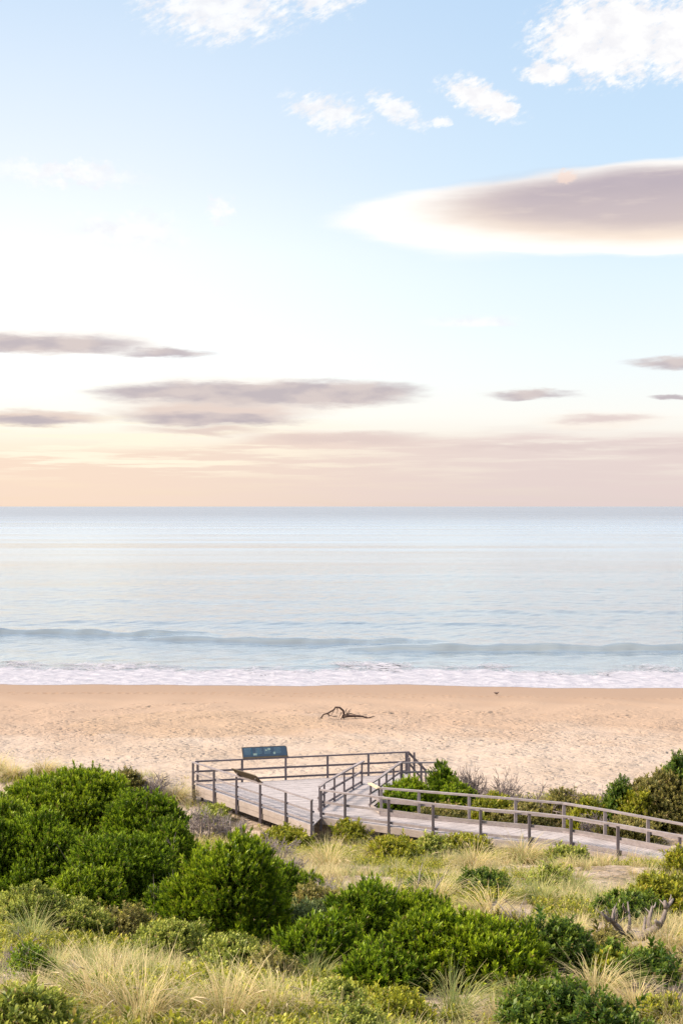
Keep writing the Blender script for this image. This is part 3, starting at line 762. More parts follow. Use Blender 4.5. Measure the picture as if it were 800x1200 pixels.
# ------------------------------------------------------------------ driftwood on the beach, dead wood, bird
def wander(p, d, L, n, jit, sag=0.0):
    pts = [np.array(p, float)]; d = np.array(d, float); d /= np.linalg.norm(d)
    for k in range(n):
        d = d + rng.normal(0, jit, 3) + np.array([0, 0, -sag]); d /= np.linalg.norm(d)
        pts.append(pts[-1] + d * L / n)
    return pts
def limb(mb, pts, r0, r1, n=6):
    k = len(pts); mb.tube(pts, [r0 + (r1 - r0) * i / (k - 1) for i in range(k)], n)

P = ground_at(404, 842); P[2] += .07; s = P[1] / F
U0, V0 = 404, 842
def B(u, v, dy=0.0): return (P[0] + (u - U0) * s, P[1] + dy, P[2] + (V0 - v) * s)
dw = MB()
limb(dw, [B(376, 843, .1), B(379, 838.5), B(384, 837), B(391, 833), B(393, 830), B(398, 830.5), B(402, 834), B(403, 839), B(401, 842.5)], .045, .085, 7)
limb(dw, [B(384, 837.2), B(385.5, 840), B(388, 839.5, -.3), B(395, 840.5, -.4)], .05, .02)
limb(dw, [B(395, 831.5), B(395.5, 835, .2), B(394, 838.5, .3)], .03, .012)
limb(dw, [B(401, 841), B(409, 840.2), B(418, 840.3), B(425, 841), B(431, 842.8), B(436, 841.3), B(439, 841)], .11, .02, 7)
limb(dw, [B(404, 839.5), B(410, 838, .3), B(416, 840, .5)], .05, .015)
for (u, v, u2, v2, dy) in ((402, 840, 407, 832.5, .4), (404, 840, 411, 834.5, .2), (405, 840, 409, 836.5, -.3), (403, 841, 399, 844.5, -.5), (402, 841, 402.5, 845.5, -.3), (406, 838, 405, 833.5, .5), (400, 836, 397, 841.5, -.4), (416, 840.5, 418, 843, -.3), (425, 841, 422, 839, .3), (408, 836, 411.5, 832.8, .3), (431, 842.6, 428, 840.6, .2), (391, 833, 388, 838.5, -.5)):
    q0 = np.array(B(u, v)); q1 = np.array(B(u2, v2, dy)); m_ = (q0 + q1) / 2 + rng.normal(0, .05, 3)
    limb(dw, [q0, m_, q1], .035, .012, 5)
tag(dw.build('driftwood_branch', DRIFT, org=tuple(P), smooth=True), 'dark gnarled driftwood branch lying on the open sand', 'driftwood')

P = ground_at(728, 1108); P = P + np.array([0, -.6, .19]); s = P[1] / F; U0, V0 = 722, 1110
dw = MB()
limb(dw, [B(722, 1112, .4), B(714, 1098, .3), B(706, 1088, .2), B(697, 1081, .1), B(689, 1071)], .065, .012, 7)
limb(dw, [B(728, 1106, .3), B(738, 1100), B(748, 1093), B(757, 1087), B(762, 1078), B(765, 1067), B(771, 1060)], .085, .014, 7)
limb(dw, [B(765, 1067), B(763, 1058)], .045, .02); limb(dw, [B(768, 1063.5), B(775, 1058, .1)], .035, .014)
limb(dw, [B(747, 1093.5), B(746, 1084, .1), B(748, 1076, .1), B(752, 1069, .2)], .05, .016)
limb(dw, [B(757, 1087), B(750, 1079, -.1)], .05, .02)
limb(dw, [B(737, 1100), B(743, 1091, .2), B(745, 1084, .3)], .035, .014)
limb(dw, [B(726, 1103, .3), B(727, 1088, .3), B(726, 1068, .4)], .035, .010)
for q_ in ((762, 1078, 768, 1070), (765, 1067, 760, 1061), (748, 1076, 743, 1071), (752, 1069, 756, 1064), (771, 1060, 774, 1055), (752, 1090, 757, 1083)): limb(dw, [B(q_[0], q_[1], .1), B((q_[0] + q_[2]) / 2 + .6, (q_[1] + q_[3]) / 2, .15), B(q_[2], q_[3], .2)], .018, .005, 5)
limb(dw, [B(723, 1080, .35), B(719, 1072, .3), B(718, 1066, .2)], .025, .01)
limb(dw, [B(703, 1085, .1), B(706, 1077, .2), B(709, 1072, .3)], .03, .01)
for _ in range(10):
    u = rng.uniform(696, 712); q0 = np.array(B(u, 1086, .1)); limb(dw, wander(q0, (rng.normal(0, .4), rng.normal(0, .3), 1), rng.uniform(.2, .35), 3, .25), .012, .004, 4)
tag(dw.build('dead_branch', GREYWOOD, org=tuple(P), smooth=True), 'bleached grey dead branch forking up out of the dune grass beside dark green shrubs', 'dead branch')

P = ground_at(331, 972); s = P[1] / F
dw = MB(); limb(dw, [(P[0], P[1], P[2] - .05), (P[0] - .03, P[1], P[2] + .3), (P[0] + .06, P[1] + .02, P[2] + .48), (P[0] + .21, P[1], P[2] + .75)], .07, .035, 6)
limb(dw, [(P[0] - .02, P[1], P[2] + .26), (P[0] - .06, P[1], P[2] + .5)], .05, .04, 6)
tag(dw.build('dead_stub', DRIFT, org=tuple(P), smooth=True), 'small dark dead stub poking up against the platform side beam', 'dead stub')

P = ground_at(581.5, 814.8)
b = MB(); x, y, z = P
b.tube([(x + .20, y, z + .27), (x + .10, y, z + .19), (x, y, z + .16), (x - .10, y, z + .185), (x - .14, y, z + .21), (x - .18, y, z + .205), (x - .235, y, z + .195)], [.012, .05, .085, .07, .05, .042, .006], 8)
for dx in (-.01, .03):
    b.tube([(x + dx, y + dx, z + .11), (x + dx - .01, y + dx, z)], [.009, .007], 5)
tag(b.build('shore_bird', FEATHER, org=tuple(P), smooth=True), 'tiny dark shore bird standing on the wet sand near the water', 'bird')

# ------------------------------------------------------------------ foliage
def orth(d):
    a = np.where(np.abs(d[:, 2:3]) < .9, np.array([[0, 0, 1.]]), np.array([[1., 0, 0]]))
    s = np.cross(d, a); s /= np.linalg.norm(s, axis=1, keepdims=True)
    return s, np.cross(s, d)

STYLE = {  # sprig length, leaves, leaf length, leaf width, spread angle, density per m2
    'wattle': (.175, 18, .068, .020, 27, 165),
    'boob': (.15, 13, .062, .027, 48, 150),
    'salt': (.11, 12, .040, .020, 50, 240),
}
def sprig_template(L, k, ll, lw, ang, r):
    vs = []; tips = []
    for i in range(k):
        t_ = (i + .5) / k
        az = i * 2.39996 + r.uniform(-.4, .4); a = R(ang * (1.25 - .6 * t_) + r.uniform(-10, 10))
        rad = np.array([math.cos(az), math.sin(az), 0]); d = rad * math.sin(a) + np.array([0, 0, 1]) * math.cos(a)
        side = np.array([-math.sin(az), math.cos(az), 0]); nrm = np.cross(d, side)
        base = np.array([0, 0, L * (.15 + .85 * t_)]); l = ll * r.uniform(.75, 1.2)
        vs += [base, base + d * l * .5 + side * lw / 2 + nrm * l * .05, base + d * l - nrm * l * .12, base + d * l * .5 - side * lw / 2 + nrm * l * .05]
        tips += [t_ * .55, t_ * .8, t_ * 1.0, t_ * .8]
    return np.array(vs), np.array(tips)

def make_foliage(pts, dirs, rn, style, r, scale=1.0):
    """leaf sprigs at pts pointing along dirs; returns verts, quads, tip, rnd"""
    L, k, ll, lw, ang, _ = STYLE[style]
    s_, t_ = orth(dirs)
    th = r.uniform(0, 6.283, len(pts)); c, si = np.cos(th)[:, None], np.sin(th)[:, None]
    a = s_ * c + t_ * si; b_ = -s_ * si + t_ * c
    sc_ = scale * r.uniform(.60, 1.25, len(pts)) * np.where(r.random(len(pts)) < .05, 1.55, 1.0)
    V = []; T = []; RN = []
    tmpls = [sprig_template(L, k, ll, lw, ang, r) for _ in range(5)]
    idx = r.integers(0, 5, len(pts))
    for ti, (tv, tt) in enumerate(tmpls):
        m = idx == ti
        if not m.any(): continue
        A = np.stack([a[m], b_[m], dirs[m]], 1) * sc_[m][:, None, None]
        v = np.einsum('vj,njk->nvk', tv, A) + pts[m][:, None, :]
        V.append(v.reshape(-1, 3)); T.append(np.tile(tt, m.sum()))
        lr = np.repeat(r.uniform(0, 1, (m.sum(), k)), 4, axis=1)
        RN.append((.6 * rn[m][:, None] + .4 * lr).ravel())
    V = np.concatenate(V); T = np.concatenate(T); RN = np.concatenate(RN)
    return V, np.arange(len(V)).reshape(-1, 4), T, RN

BUSHES = []     # (x, y, R) for keeping grass out
def bush(name, label, cat, u, vt, vb, w, style='wattle', leaf='wattle', dens=1.0, seed=0, group='shrubs on the dune', hscale=1.0, clear=True, loose=.0, ymax=None, depth=.85):
    r = np.random.default_rng(1000 + seed)
    p = ground_at(u, vb); Rr = w / 2 * p[1] / F
    cy = p[1] + depth * Rr; cx = at_depth(u, cy); g = float(ground_h(cx, cy))
    if ymax: cy = ymax; cx = at_depth(u, cy); g = float(ground_h(cx, cy)); Rr = w / 2 * cy / F
    ztop = CAMZ - (vt - 593) / F * cy
    L0 = STYLE[style][0] * (1 + .45 * float(sstep(26, 58, cy)))
    h = max(.22, (ztop - g) * hscale - .6 * L0); Rr = max(.18, Rr - .12 * L0)
    BUSHES.append((cx, cy, Rr))
    far = sstep(26, 58, cy)
    lsc = 1.0 + .45 * float(far)
    n = int(np.clip(9 + 7 * Rr * max(h, .8), 9, 46))
    # clumps spread over a dome
    rc = np.clip(np.array([.40 * Rr, .40 * Rr, .36 * h]), .16, .85); rc[2] = min(rc[2], .62)
    cl = []
    for i in range(n):
        fz = (i + .5) / n
        hor = math.sqrt(1 - fz ** 2.4) ; ver = fz ** .9
        azz = i * 2.39996 + r.uniform(-.35, .35)
        k = r.uniform(.80, 1.12)
        cl.append((cx + (Rr - rc[0] * .8) * k * hor * math.cos(azz), cy + (Rr - rc[1] * .8) * k * hor * math.sin(azz), g + (h - rc[2] * 1.0) * ver * r.uniform(.84, 1.05), r.uniform(.6, 1.3)))
    if style == 'wattle' and n > 14: cl = [c_ for i_, c_ in enumerate(cl) if not (.1 * n < i_ < .85 * n and r.random() < .15)]; n = len(cl)
    cl = np.array(cl); crn = r.uniform(0, 1, n)
    pts = []; ds = []; rn = []
    base_d = STYLE[style][5] * dens / lsc ** 2
    for i in range(n):
        c = cl[i, :3]; rr = rc * cl[i, 3]
        area = 4 * math.pi * (rr[0] * rr[1] * rr[2]) ** (2 / 3) * .8
        K = 8
        m = max(3, int(area * base_d * 1.5 / K))
        d = r.normal(0, 1, (m, 3)); d /= np.linalg.norm(d, axis=1, keepdims=True); d[:, 2] = np.where(d[:, 2] < -.35, -d[:, 2], d[:, 2])
        sh = np.where(r.random(m) < .72, r.uniform(.80, 1.14, m), r.uniform(.4, .8, m))
        q = c + d * rr * sh[:, None]
        tr = r.uniform(0, .42, m)
        # a tuft of sprigs fans out from each twig end
        q = np.repeat(q, K, axis=0); d = np.repeat(d, K, axis=0); tr = np.repeat(tr, K)
        ax = .45 * d + np.array([0, 0, .75]); ax /= np.linalg.norm(ax, axis=1, keepdims=True)
        fan = r.normal(0, 1, q.shape); fan -= ax * np.sum(fan * ax, axis=1, keepdims=True)
        L1 = STYLE[style][0] * lsc
        q = q + fan * L1 * .30 - ax * (np.sum(fan * fan, axis=1, keepdims=True) * L1 * .07)
        ax = ax + fan * .30; ax /= np.linalg.norm(ax, axis=1, keepdims=True)
        keep = q[:, 2] > ground_h(q[:, 0], q[:, 1]) - .02
        for j in range(n):
            if j == i: continue
            keep &= np.linalg.norm((q - cl[j, :3]) / (rc * cl[j, 3]), axis=1) > .55
        pts.append(q[keep]); ds.append(ax[keep]); rn.append(np.clip(crn[i] * .45 + tr[keep] + r.uniform(0, .15, keep.sum()), 0, 1))
    pts = np.concatenate(pts); ds = np.concatenate(ds); rn = np.concatenate(rn)
    if clear:
        tipp = pts + ds * STYLE[style][0] * lsc
        k = ~((in_poly(pts[:, 0], pts[:, 1]) | in_poly(tipp[:, 0], tipp[:, 1])) & (tipp[:, 2] > DZ - .3))
        pts, ds, rn = pts[k], ds[k], rn[k]
    if len(pts) < 5: return None
    V, Q, T, RN = make_foliage(pts, ds, rn, style, r, lsc)
    root = empty(name, (cx, cy, g), label, cat, group)
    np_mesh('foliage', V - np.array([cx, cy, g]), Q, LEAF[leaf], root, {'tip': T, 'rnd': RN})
    mb = MB()
    for i in range(n):
        c = cl[i, :3]; b0 = np.array([cx + r.normal(0, .12 * Rr), cy + r.normal(0, .12 * Rr), g - .08])
        mid = b0 * .45 + c * .55 + np.array([r.normal(0, .08), r.normal(0, .08), -.10 * h])
        th = .014 + .012 * Rr
        if clear and in_poly(np.array([c[0]]), np.array([c[1]]))[0] and c[2] > DZ - .3: continue
        mb.tube([b0, mid, c], [th, th * .7, th * .3], 5)
        for _ in range(3):
            e = c + r.normal(0, 1, 3) * rc * .6; mb.tube([mid, (mid + e) / 2 + r.normal(0, .03, 3), e], [th * .5, th * .35, th * .15], 4)
    mb.build('branches', BARK, root)
    if seed % 3 == 0 and style == 'wattle':
        for _ in range(6):
            mb = MB()
            c = cl[r.integers(n), :3]; d = np.array([r.normal(0, .5), r.normal(0, .5) - .3, 1.0]); d /= np.linalg.norm(d)
            e0 = c + d * rc * .5; L2 = r.uniform(.35, .7)
            mid = e0 + d * L2 * .5 + r.normal(0, .05, 3); e1 = e0 + d * L2 + r.normal(0, .1, 3)
            mb.tube([e0, mid, e1], [.011 * lsc, .008 * lsc, .003 * lsc], 4)
            for _k2 in range(3):
                w_ = r.normal(0, .16, 3); w_[2] = abs(w_[2]); mb.tube([mid * 1.0, mid + w_ * .5 + (e1 - mid) * .5, mid + w_ + (e1 - mid) * .7], [.006 * lsc, .005 * lsc, .002 * lsc], 4)
            mb.build('dead_twig', TWIG, root)
    return root

def dead_shrub(label, u, vt, vb, w, mat=TWIG, seed=0, n=16, fine=1.0, ymax=None):
    r = np.random.default_rng(4000 + seed)
    p = ground_at(u, vb); Rr = w / 2 * p[1] / F; cx, cy = p[0], p[1] + Rr * .5
    if ymax: cy = ymax; cx = at_depth(u, cy); Rr = w / 2 * cy / F
    g = float(ground_h(cx, cy)); h = max(.3, CAMZ - (vt - 593) / F * cy - g)
    mb = MB(); thick = .018 * (cy / 40) * fine + .005
    def grow(p0, d, L, th, lev):
        k = 4; pts = [p0]; dd = d
        for _ in range(k):
            dd = dd + r.normal(0, .2, 3) + np.array([0, 0, .06]); dd = dd / np.linalg.norm(dd); pts.append(pts[-1] + dd * L / k)
        mb.tube(pts, [th * (1 - .6 * i / k) for i in range(k + 1)], 4)
        if lev > 0:
            for _ in range(6 if lev > 1 else 8):
                j = r.integers(1, k + 1); nd = dd + r.normal(0, .55, 3); nd /= np.linalg.norm(nd)
                grow(pts[j], nd, L * r.uniform(.4, .7), th * .6, lev - 1)
    for i in range(n):
        a = r.uniform(0, 6.283); o = np.array([Rr * math.cos(a), Rr * math.sin(a), 0]) * r.uniform(0, .5)
        d = np.array([math.cos(a) * Rr * .8, math.sin(a) * Rr * .8, h]) * np.array([1, 1, r.uniform(.5, 1)]); L = np.linalg.norm(d) * .62; d /= np.linalg.norm(d)
        b0 = np.array([cx, cy, g - .05]) + o
        if in_poly(np.array([b0[0]]), np.array([b0[1]]))[0]: continue
        grow(b0, d, L, thick, 2)
    BUSHES.append((cx, cy, Rr * .6))
    return tag(mb.build('dead_shrub', mat, org=(cx, cy, g)), label, 'dead shrub', 'dry leafless shrubs')

SH = 'shrub'
WB = 'coastal_bush'
_k = [0]
def wb(label, u, vt, vb, w, style='wattle', leaf='wattle', name=WB, cat='bush', **kw):
    _k[0] += 1
    return bush(name, label, cat, u, vt, vb, w, style, leaf, seed=_k[0], **kw)

# big wattle thicket on the left
wb('broad bright green bush forming the highest crown of the left thicket', 82, 901, 1012, 175, leaf='bright')
wb('bright green bush at the left picture edge, seaward end of the thicket', 2, 926, 1040, 120, leaf='bright')
wb('green bush on the right shoulder of the left thicket, next to the grey leafless shrub', 166, 930, 1026, 105)
wb('large mid green bush swelling from the middle of the left thicket', 132, 974, 1074, 136)
wb('dark green bush in the lower left of the thicket, above the olive saltbush', 42, 962, 1066, 136)
wb('green bush between the thicket and the big round bush', 192, 960, 1072, 96)
wb('small green bush at the lower front edge of the thicket, on the olive saltbush side', 100, 1020, 1080, 80, leaf='bright')
wb('dark green bush at the left edge, lower end of the thicket', -24, 956, 1062, 110)
wb('deep green low bush in the dark gap left of the big round bush', 205, 1040, 1092, 70, leaf='wattle')
wb('yellow tipped bush on the seaward rim of the thicket beside the pale grass', 36, 914, 990, 80, leaf='bright')
wb('big round dome shaped green bush standing alone left of centre', 270, 974, 1116, 142, leaf='bright')
wb('mid green bush tucked behind the right side of the big round bush', 318, 1003, 1075, 70)
wb('grey green small leaved shrub in the hollow right of the big round bush', 372, 1058, 1112, 84, 'boob', 'grey', 'grey_shrub', SH)
wb('brownish green shrub above the grey green one in the centre hollow', 372, 1035, 1082, 56, 'boob', 'oliv', 'olive_shrub', SH)
wb('small yellow green shrub beside the dry grey twigs in the centre hollow', 362, 1022, 1062, 40, leaf='bright')
wb('dark green bush at the left end of the long centre thicket', 378, 1075, 1152, 96, leaf='wattle')
wb('green bush in the upper left of the long centre thicket, beside bleached twigs', 428, 1040, 1125, 105)
wb('bright green bush along the upper ridge of the centre thicket, below the pale tussocks', 478, 1043, 1112, 110, leaf='bright')
wb('large bright green bush at the middle of the centre thicket', 520, 1062, 1164, 140, leaf='bright')
wb('bright green bush at the right end of the centre thicket, next to pale tall grass', 582, 1083, 1166, 100, leaf='bright')
wb('olive brown bush on the upper right flank of the centre thicket', 600, 1078, 1128, 64, 'wattle', 'oliv')
wb('dark bush at the lower front of the centre thicket', 452, 1100, 1170, 96)
wb('broad leaved blue green shrub at the foot of the centre thicket', 478, 1108, 1160, 58, 'boob', 'grey', 'grey_shrub', SH, hscale=1)
# boobialla shrubs lower right
wb('dark round leaved shrub right of the centre thicket, with yellowish top', 652, 1072, 1150, 78, 'boob', 'boob', 'dark_shrub', SH)
wb('low dark shrub just left of and below the bleached dead branch', 700, 1106, 1150, 60, 'boob', 'deep', 'dark_shrub', SH)
wb('dense dark dome shaped shrub near the right edge, below the bleached dead branch', 762, 1112, 1168, 92, 'boob', 'boob', 'dark_shrub', SH)
wb('fresh green curly shrub at the bottom edge, right of the bare sand patch', 648, 1152, 1232, 130, 'boob', 'boob', 'curly_shrub', SH)
wb('fresh green curly shrub at the bottom edge, second from the sand patch', 715, 1172, 1240, 90, 'boob', 'boob', 'curly_shrub', SH)
wb('green shrub mass at the right edge below the boardwalk end', 782, 1024, 1084, 100, 'boob', 'yell', 'green_shrub', SH)
wb('spreading dark green shrub behind the upper fork of the bleached branch', 735, 1050, 1082, 86, 'boob', 'boob', 'green_shrub', SH)
wb('small olive mound around the foot of the bleached dead branch', 716, 1098, 1122, 44, 'boob', 'oliv', 'olive_shrub', SH)
wb('yellow flecked low shrub between two dark shrubs at the lower right', 712, 1120, 1152, 40, 'boob', 'yell', 'yellow_shrub', SH)
wb('small round yellow shrub at the bottom right corner', 778, 1172, 1215, 60, 'salt', 'yell', 'yellow_shrub', SH)
# olive saltbush lower left
wb('olive saltbush mound at the left edge below the thicket', 30, 1042, 1100, 96, 'salt', 'salt', 'saltbush', SH)
wb('olive saltbush mound left of the brownish one, below the thicket', 88, 1056, 1108, 80, 'salt', 'salt', 'saltbush', SH)
wb('brownish saltbush mound topped with pale knobs, below the small front bush', 146, 1058, 1112, 60, 'salt', 'oliv', 'saltbush', SH)
wb('olive saltbush mound below the dark gap of the thicket', 200, 1078, 1135, 96, 'salt', 'salt', 'saltbush', SH)
wb('olive saltbush mound directly under the big round bush', 268, 1096, 1150, 84, 'salt', 'salt', 'saltbush', SH)
wb('brownish olive saltbush mound under the right side of the big round bush', 322, 1116, 1160, 62, 'salt', 'oliv', 'saltbush', SH)
wb('bright green small shrub by the sandy bank at the lower left', 36, 1112, 1152, 44, 'salt', 'bright', 'green_shrub', SH)
wb('green shrub in the bottom left corner', 35, 1158, 1225, 96, 'boob', 'salt', 'green_shrub', SH)
wb('low green shrub behind the biggest pale tussock at the lower left', 92, 1150, 1192, 56, 'salt', 'salt', 'green_shrub', SH)
wb('small leafy olive shrub at the bottom, right of the pale tussocks', 395, 1148, 1196, 80, 'salt', 'salt', 'saltbush', SH)
wb('yellow olive shrub at the bottom, left of the bare sand patch', 466, 1158, 1215, 80, 'salt', 'yell', 'saltbush', SH)
wb('knobbly olive shrub at the bottom edge below the centre', 420, 1180, 1230, 80, 'salt', 'salt', 'saltbush', SH)
# slope below the boardwalk
wb('upright yellow green shrub against the front railing near the platform corner', 410, 962, 992, 40, 'boob', 'yell', 'yellow_shrub', SH)
wb('low yellow green shrub under the front railing, third bay from the platform', 462, 983, 1012, 66, 'boob', 'yell', 'yellow_shrub', SH)
wb('yellow shrub under the front railing in the middle of the boardwalk', 545, 980, 1006, 60, 'boob', 'yell', 'yellow_shrub', SH)
wb('green low shrub under the front railing, left of the yellow one', 506, 980, 1006, 44, 'boob', 'salt', 'green_shrub', SH)
wb('dark green low shrub on the grassy slope, above the bright centre ridge', 492, 1026, 1052, 44, 'boob', 'boob', 'green_shrub', SH)
wb('dark green low shrub among tussocks, straight below the boardwalk bend', 566, 1022, 1052, 60, 'boob', 'boob', 'green_shrub', SH)
wb('round green low shrub among tussocks, right of the boardwalk bend', 645, 1020, 1048, 56, 'boob', 'salt', 'green_shrub', SH)
wb('small green shrub right under the boardwalk edge, beside waving grass', 668, 992, 1016, 50, 'boob', 'salt', 'green_shrub', SH)
wb('yellow green low shrub at the foot of the platform, under the brown sign', 335, 972, 996, 60, 'boob', 'yell', 'yellow_shrub', SH)
wb('green shrub beneath the platform corner, behind the dead grey twigs', 250, 946, 968, 44, 'boob', 'salt', 'green_shrub', SH)
wb('small dark shrub at the seaward end of the thicket near the pale dune grass', 148, 898, 940, 40, 'boob', 'oliv', 'olive_shrub', SH)
# between boardwalk and beach
wb('dense green bush inside the bend of the handrails', 478, 910, 968, 58, leaf='bright', ymax=60.6)
wb('low green bush filling the corner behind the rear railing, by the bend', 470, 925, 968, 50, ymax=59.6)
wb('round headed small tree like bush rising above the handrails', 516, 892, 965, 40, ymax=61.8, leaf='wattle')
wb('green bush to the right of the round headed one, before dry grey shrubs', 534, 918, 968, 50, ymax=60.5, leaf='bright')
wb('low yellow green shrub behind the rear railing, below the dry shrubs', 578, 934, 972, 60, 'boob', 'yell', 'yellow_shrub', SH, ymax=58.3)
wb('low dark olive shrub along the foot of the rear railing', 520, 946, 975, 90, 'boob', 'oliv', 'olive_shrub', SH, ymax=58.2)
wb('low olive shrub along the rear railing, centre bays', 610, 945, 975, 70, 'boob', 'oliv', 'olive_shrub', SH, ymax=57.2)
wb('orange tinged olive shrub behind the rear railing, left of the conical one', 668, 925, 975, 62, 'boob', 'oliv', 'olive_shrub', SH, ymax=59.5)
wb('yellow green bush under the rear railing, left of the conical one', 690, 936, 985, 44, 'boob', 'yell', 'yellow_shrub', SH, ymax=57.4)
wb('small conical green bush against the beach', 725, 912, 980, 34, 'boob', 'boob', 'conical_bush', 'bush', ymax=57.6)
wb('yellow olive bush right of the conical one', 748, 918, 985, 44, 'boob', 'yell', 'yellow_shrub', SH, ymax=57)
wb('large tangled olive bush at the right edge behind the rear railing', 778, 905, 995, 84, 'boob', 'oliv', 'olive_shrub', SH, ymax=57.5)
wb('tall dark bush at the right edge topped with yellow green tufts', 812, 885, 990, 84, 'boob', 'boob', 'tall_bush', 'bush', ymax=58.5)
wb('dark shrub at the foot of the rear railing near the right edge', 735, 958, 990, 64, 'boob', 'oliv', 'dark_shrub', SH, ymax=54.9)
wb('green knobbly bush at the right edge in front of the boardwalk', 796, 990, 1034, 30, 'boob', 'yell', 'green_shrub', SH)
wb('dark green knob topped sprig at the very top of the right edge bush', 794, 878, 920, 26, 'boob', 'boob', 'tall_bush', 'bush', ymax=57.6)

dead_shrub('grey leafless shrub between the thicket and the platform corner', 236, 944, 985, 62, seed=1, n=20)
dead_shrub('pale twiggy shrub just below the platform side beam', 272, 958, 985, 40, seed=2, n=14)
dead_shrub('grey twiggy shrub right of the big round bush top', 318, 975, 1012, 46, seed=3)
dead_shrub('grey brown twiggy shrub in the grass above the centre hollow', 334, 1000, 1030, 40, seed=4)
dead_shrub('dry grey twigs on the seaward rim of the left thicket', 172, 905, 940, 40, seed=5)
dead_shrub('pale dry twigs over the top of the centre thicket', 432, 1052, 1085, 40, seed=6, n=12)
dead_shrub('dry grey twigs in the centre hollow beside tussocks', 390, 1030, 1062, 44, seed=7)
dead_shrub('taller grey brown leafless shrub behind the round headed bush', 550, 897, 955, 40, TWIGD, 8, 18, 1.2, ymax=62.3)
dead_shrub('spreading leafless shrub silhouetted against the sand, tallest of the dry ones', 580, 899, 955, 40, TWIGD, 9, 16, 1.2, ymax=61.3)
dead_shrub('small leafless shrub behind the rear railing, centre', 620, 920, 955, 30, TWIGD, 10, 14, 1.2, ymax=60)
dead_shrub('small leafless shrub with purple tinge behind the rear railing, right of centre', 651, 917, 955, 30, TWIGD, 11, 14, 1.2, ymax=59.6)
dead_shrub('faint dry shrub behind the rear railing beside the orange tinged shrub', 694, 921, 955, 24, TWIGD, 12, 12, 1.0, ymax=59.2)
dead_shrub('brown dry shrub under the rear railing near the right edge', 700, 955, 985, 50, TWIGD, 13, 16, ymax=55.9)
dead_shrub('dry brown litter twigs below the dense dark dome shrub', 770, 1160, 1180, 60, TWIGD, 14, 14, .6)
dead_shrub('bare brown twigs on the sandy bank at the left edge', 22, 1095, 1140, 60, TWIG, 15, 10, .6)
dead_shrub('dark leggy shrub with a round leafy tuft leaning over the boardwalk edge', 783, 985, 1030, 20, TWIGD, 16, 3, .8)

# ------------------------------------------------------------------ grass
def blades(r, n, H, rad, lean=(0, 0), wid=.007, droop=1.0, seg=4, el=(60, 88)):
    """n curved blades about the origin: verts, quads, tip, rnd"""
    a = r.uniform(0, 6.283, n); r0 = rad * np.sqrt(r.random(n))
    base = np.stack([r0 * np.cos(a), r0 * np.sin(a), np.zeros(n)], 1)
    a2 = a + r.normal(0, .5, n)
    e = np.radians(r.uniform(el[0], el[1], n)); L = H * r.uniform(.5, 1.1, n)
    dr = np.radians(r.uniform(8, 34, n)) * droop
    hx, hy = np.cos(a2), np.sin(a2)
    P_ = [base]; cur = base.copy(); ee = e.copy()
    lx, ly = lean
    for s in range(seg):
        d = np.stack([hx * np.cos(ee) + lx * (s + 1) * .22, hy * np.cos(ee) + ly * (s + 1) * .22, np.sin(ee)], 1)
        d /= np.linalg.norm(d, axis=1, keepdims=True)
        cur = cur + d * (L / seg)[:, None]; P_.append(cur.copy()); ee = ee - dr
    side = np.stack([-hy, hx, np.zeros(n)], 1)
    V = np.zeros((n, (seg + 1) * 2, 3)); tip = np.zeros((n, (seg + 1) * 2))
    for s in range(seg + 1):
        w_ = wid * (1.0, 1.0, .85, .6, .15, .1)[min(s, 4 if s == seg else s)] if seg == 4 else wid * (1 - .85 * s / seg)
        V[:, 2 * s] = P_[s] - side * w_ / 2; V[:, 2 * s + 1] = P_[s] + side * w_ / 2
        tip[:, 2 * s:2 * s + 2] = s / seg
    q = []
    for s in range(seg): q.append(np.array([2 * s, 2 * s + 1, 2 * s + 3, 2 * s + 2]))
    q = np.array(q)
    Q = (np.arange(n)[:, None, None] * ((seg + 1) * 2) + q[None]).reshape(-1, 4)
    rn = np.repeat(r.random(n)[:, None], (seg + 1) * 2, 1).ravel()
    return V.reshape(-1, 3), Q, tip.ravel(), rn, P_[-1], P_[-2]

SAND_SPOTS = [(735, 1100, 44), (712, 1092, 30), (540, 1172, 26), (505, 1180, 20), (688, 1160, 34), (715, 1186, 40), (768, 1180, 34), (620, 1150, 18), (640, 1162, 22), (436, 1032, 26), (15, 1150, 28), (40, 1128, 22), (700, 1040, 20), (205, 1166, 16), (600, 1072, 26), (712, 1030, 18), (478, 1160, 14), (555, 1190, 26)]
SPOTS = []
for u, v, w in SAND_SPOTS:
    p = ground_at(u, v); SPOTS.append((p[0], p[1], w * p[1] / F * 1.35))

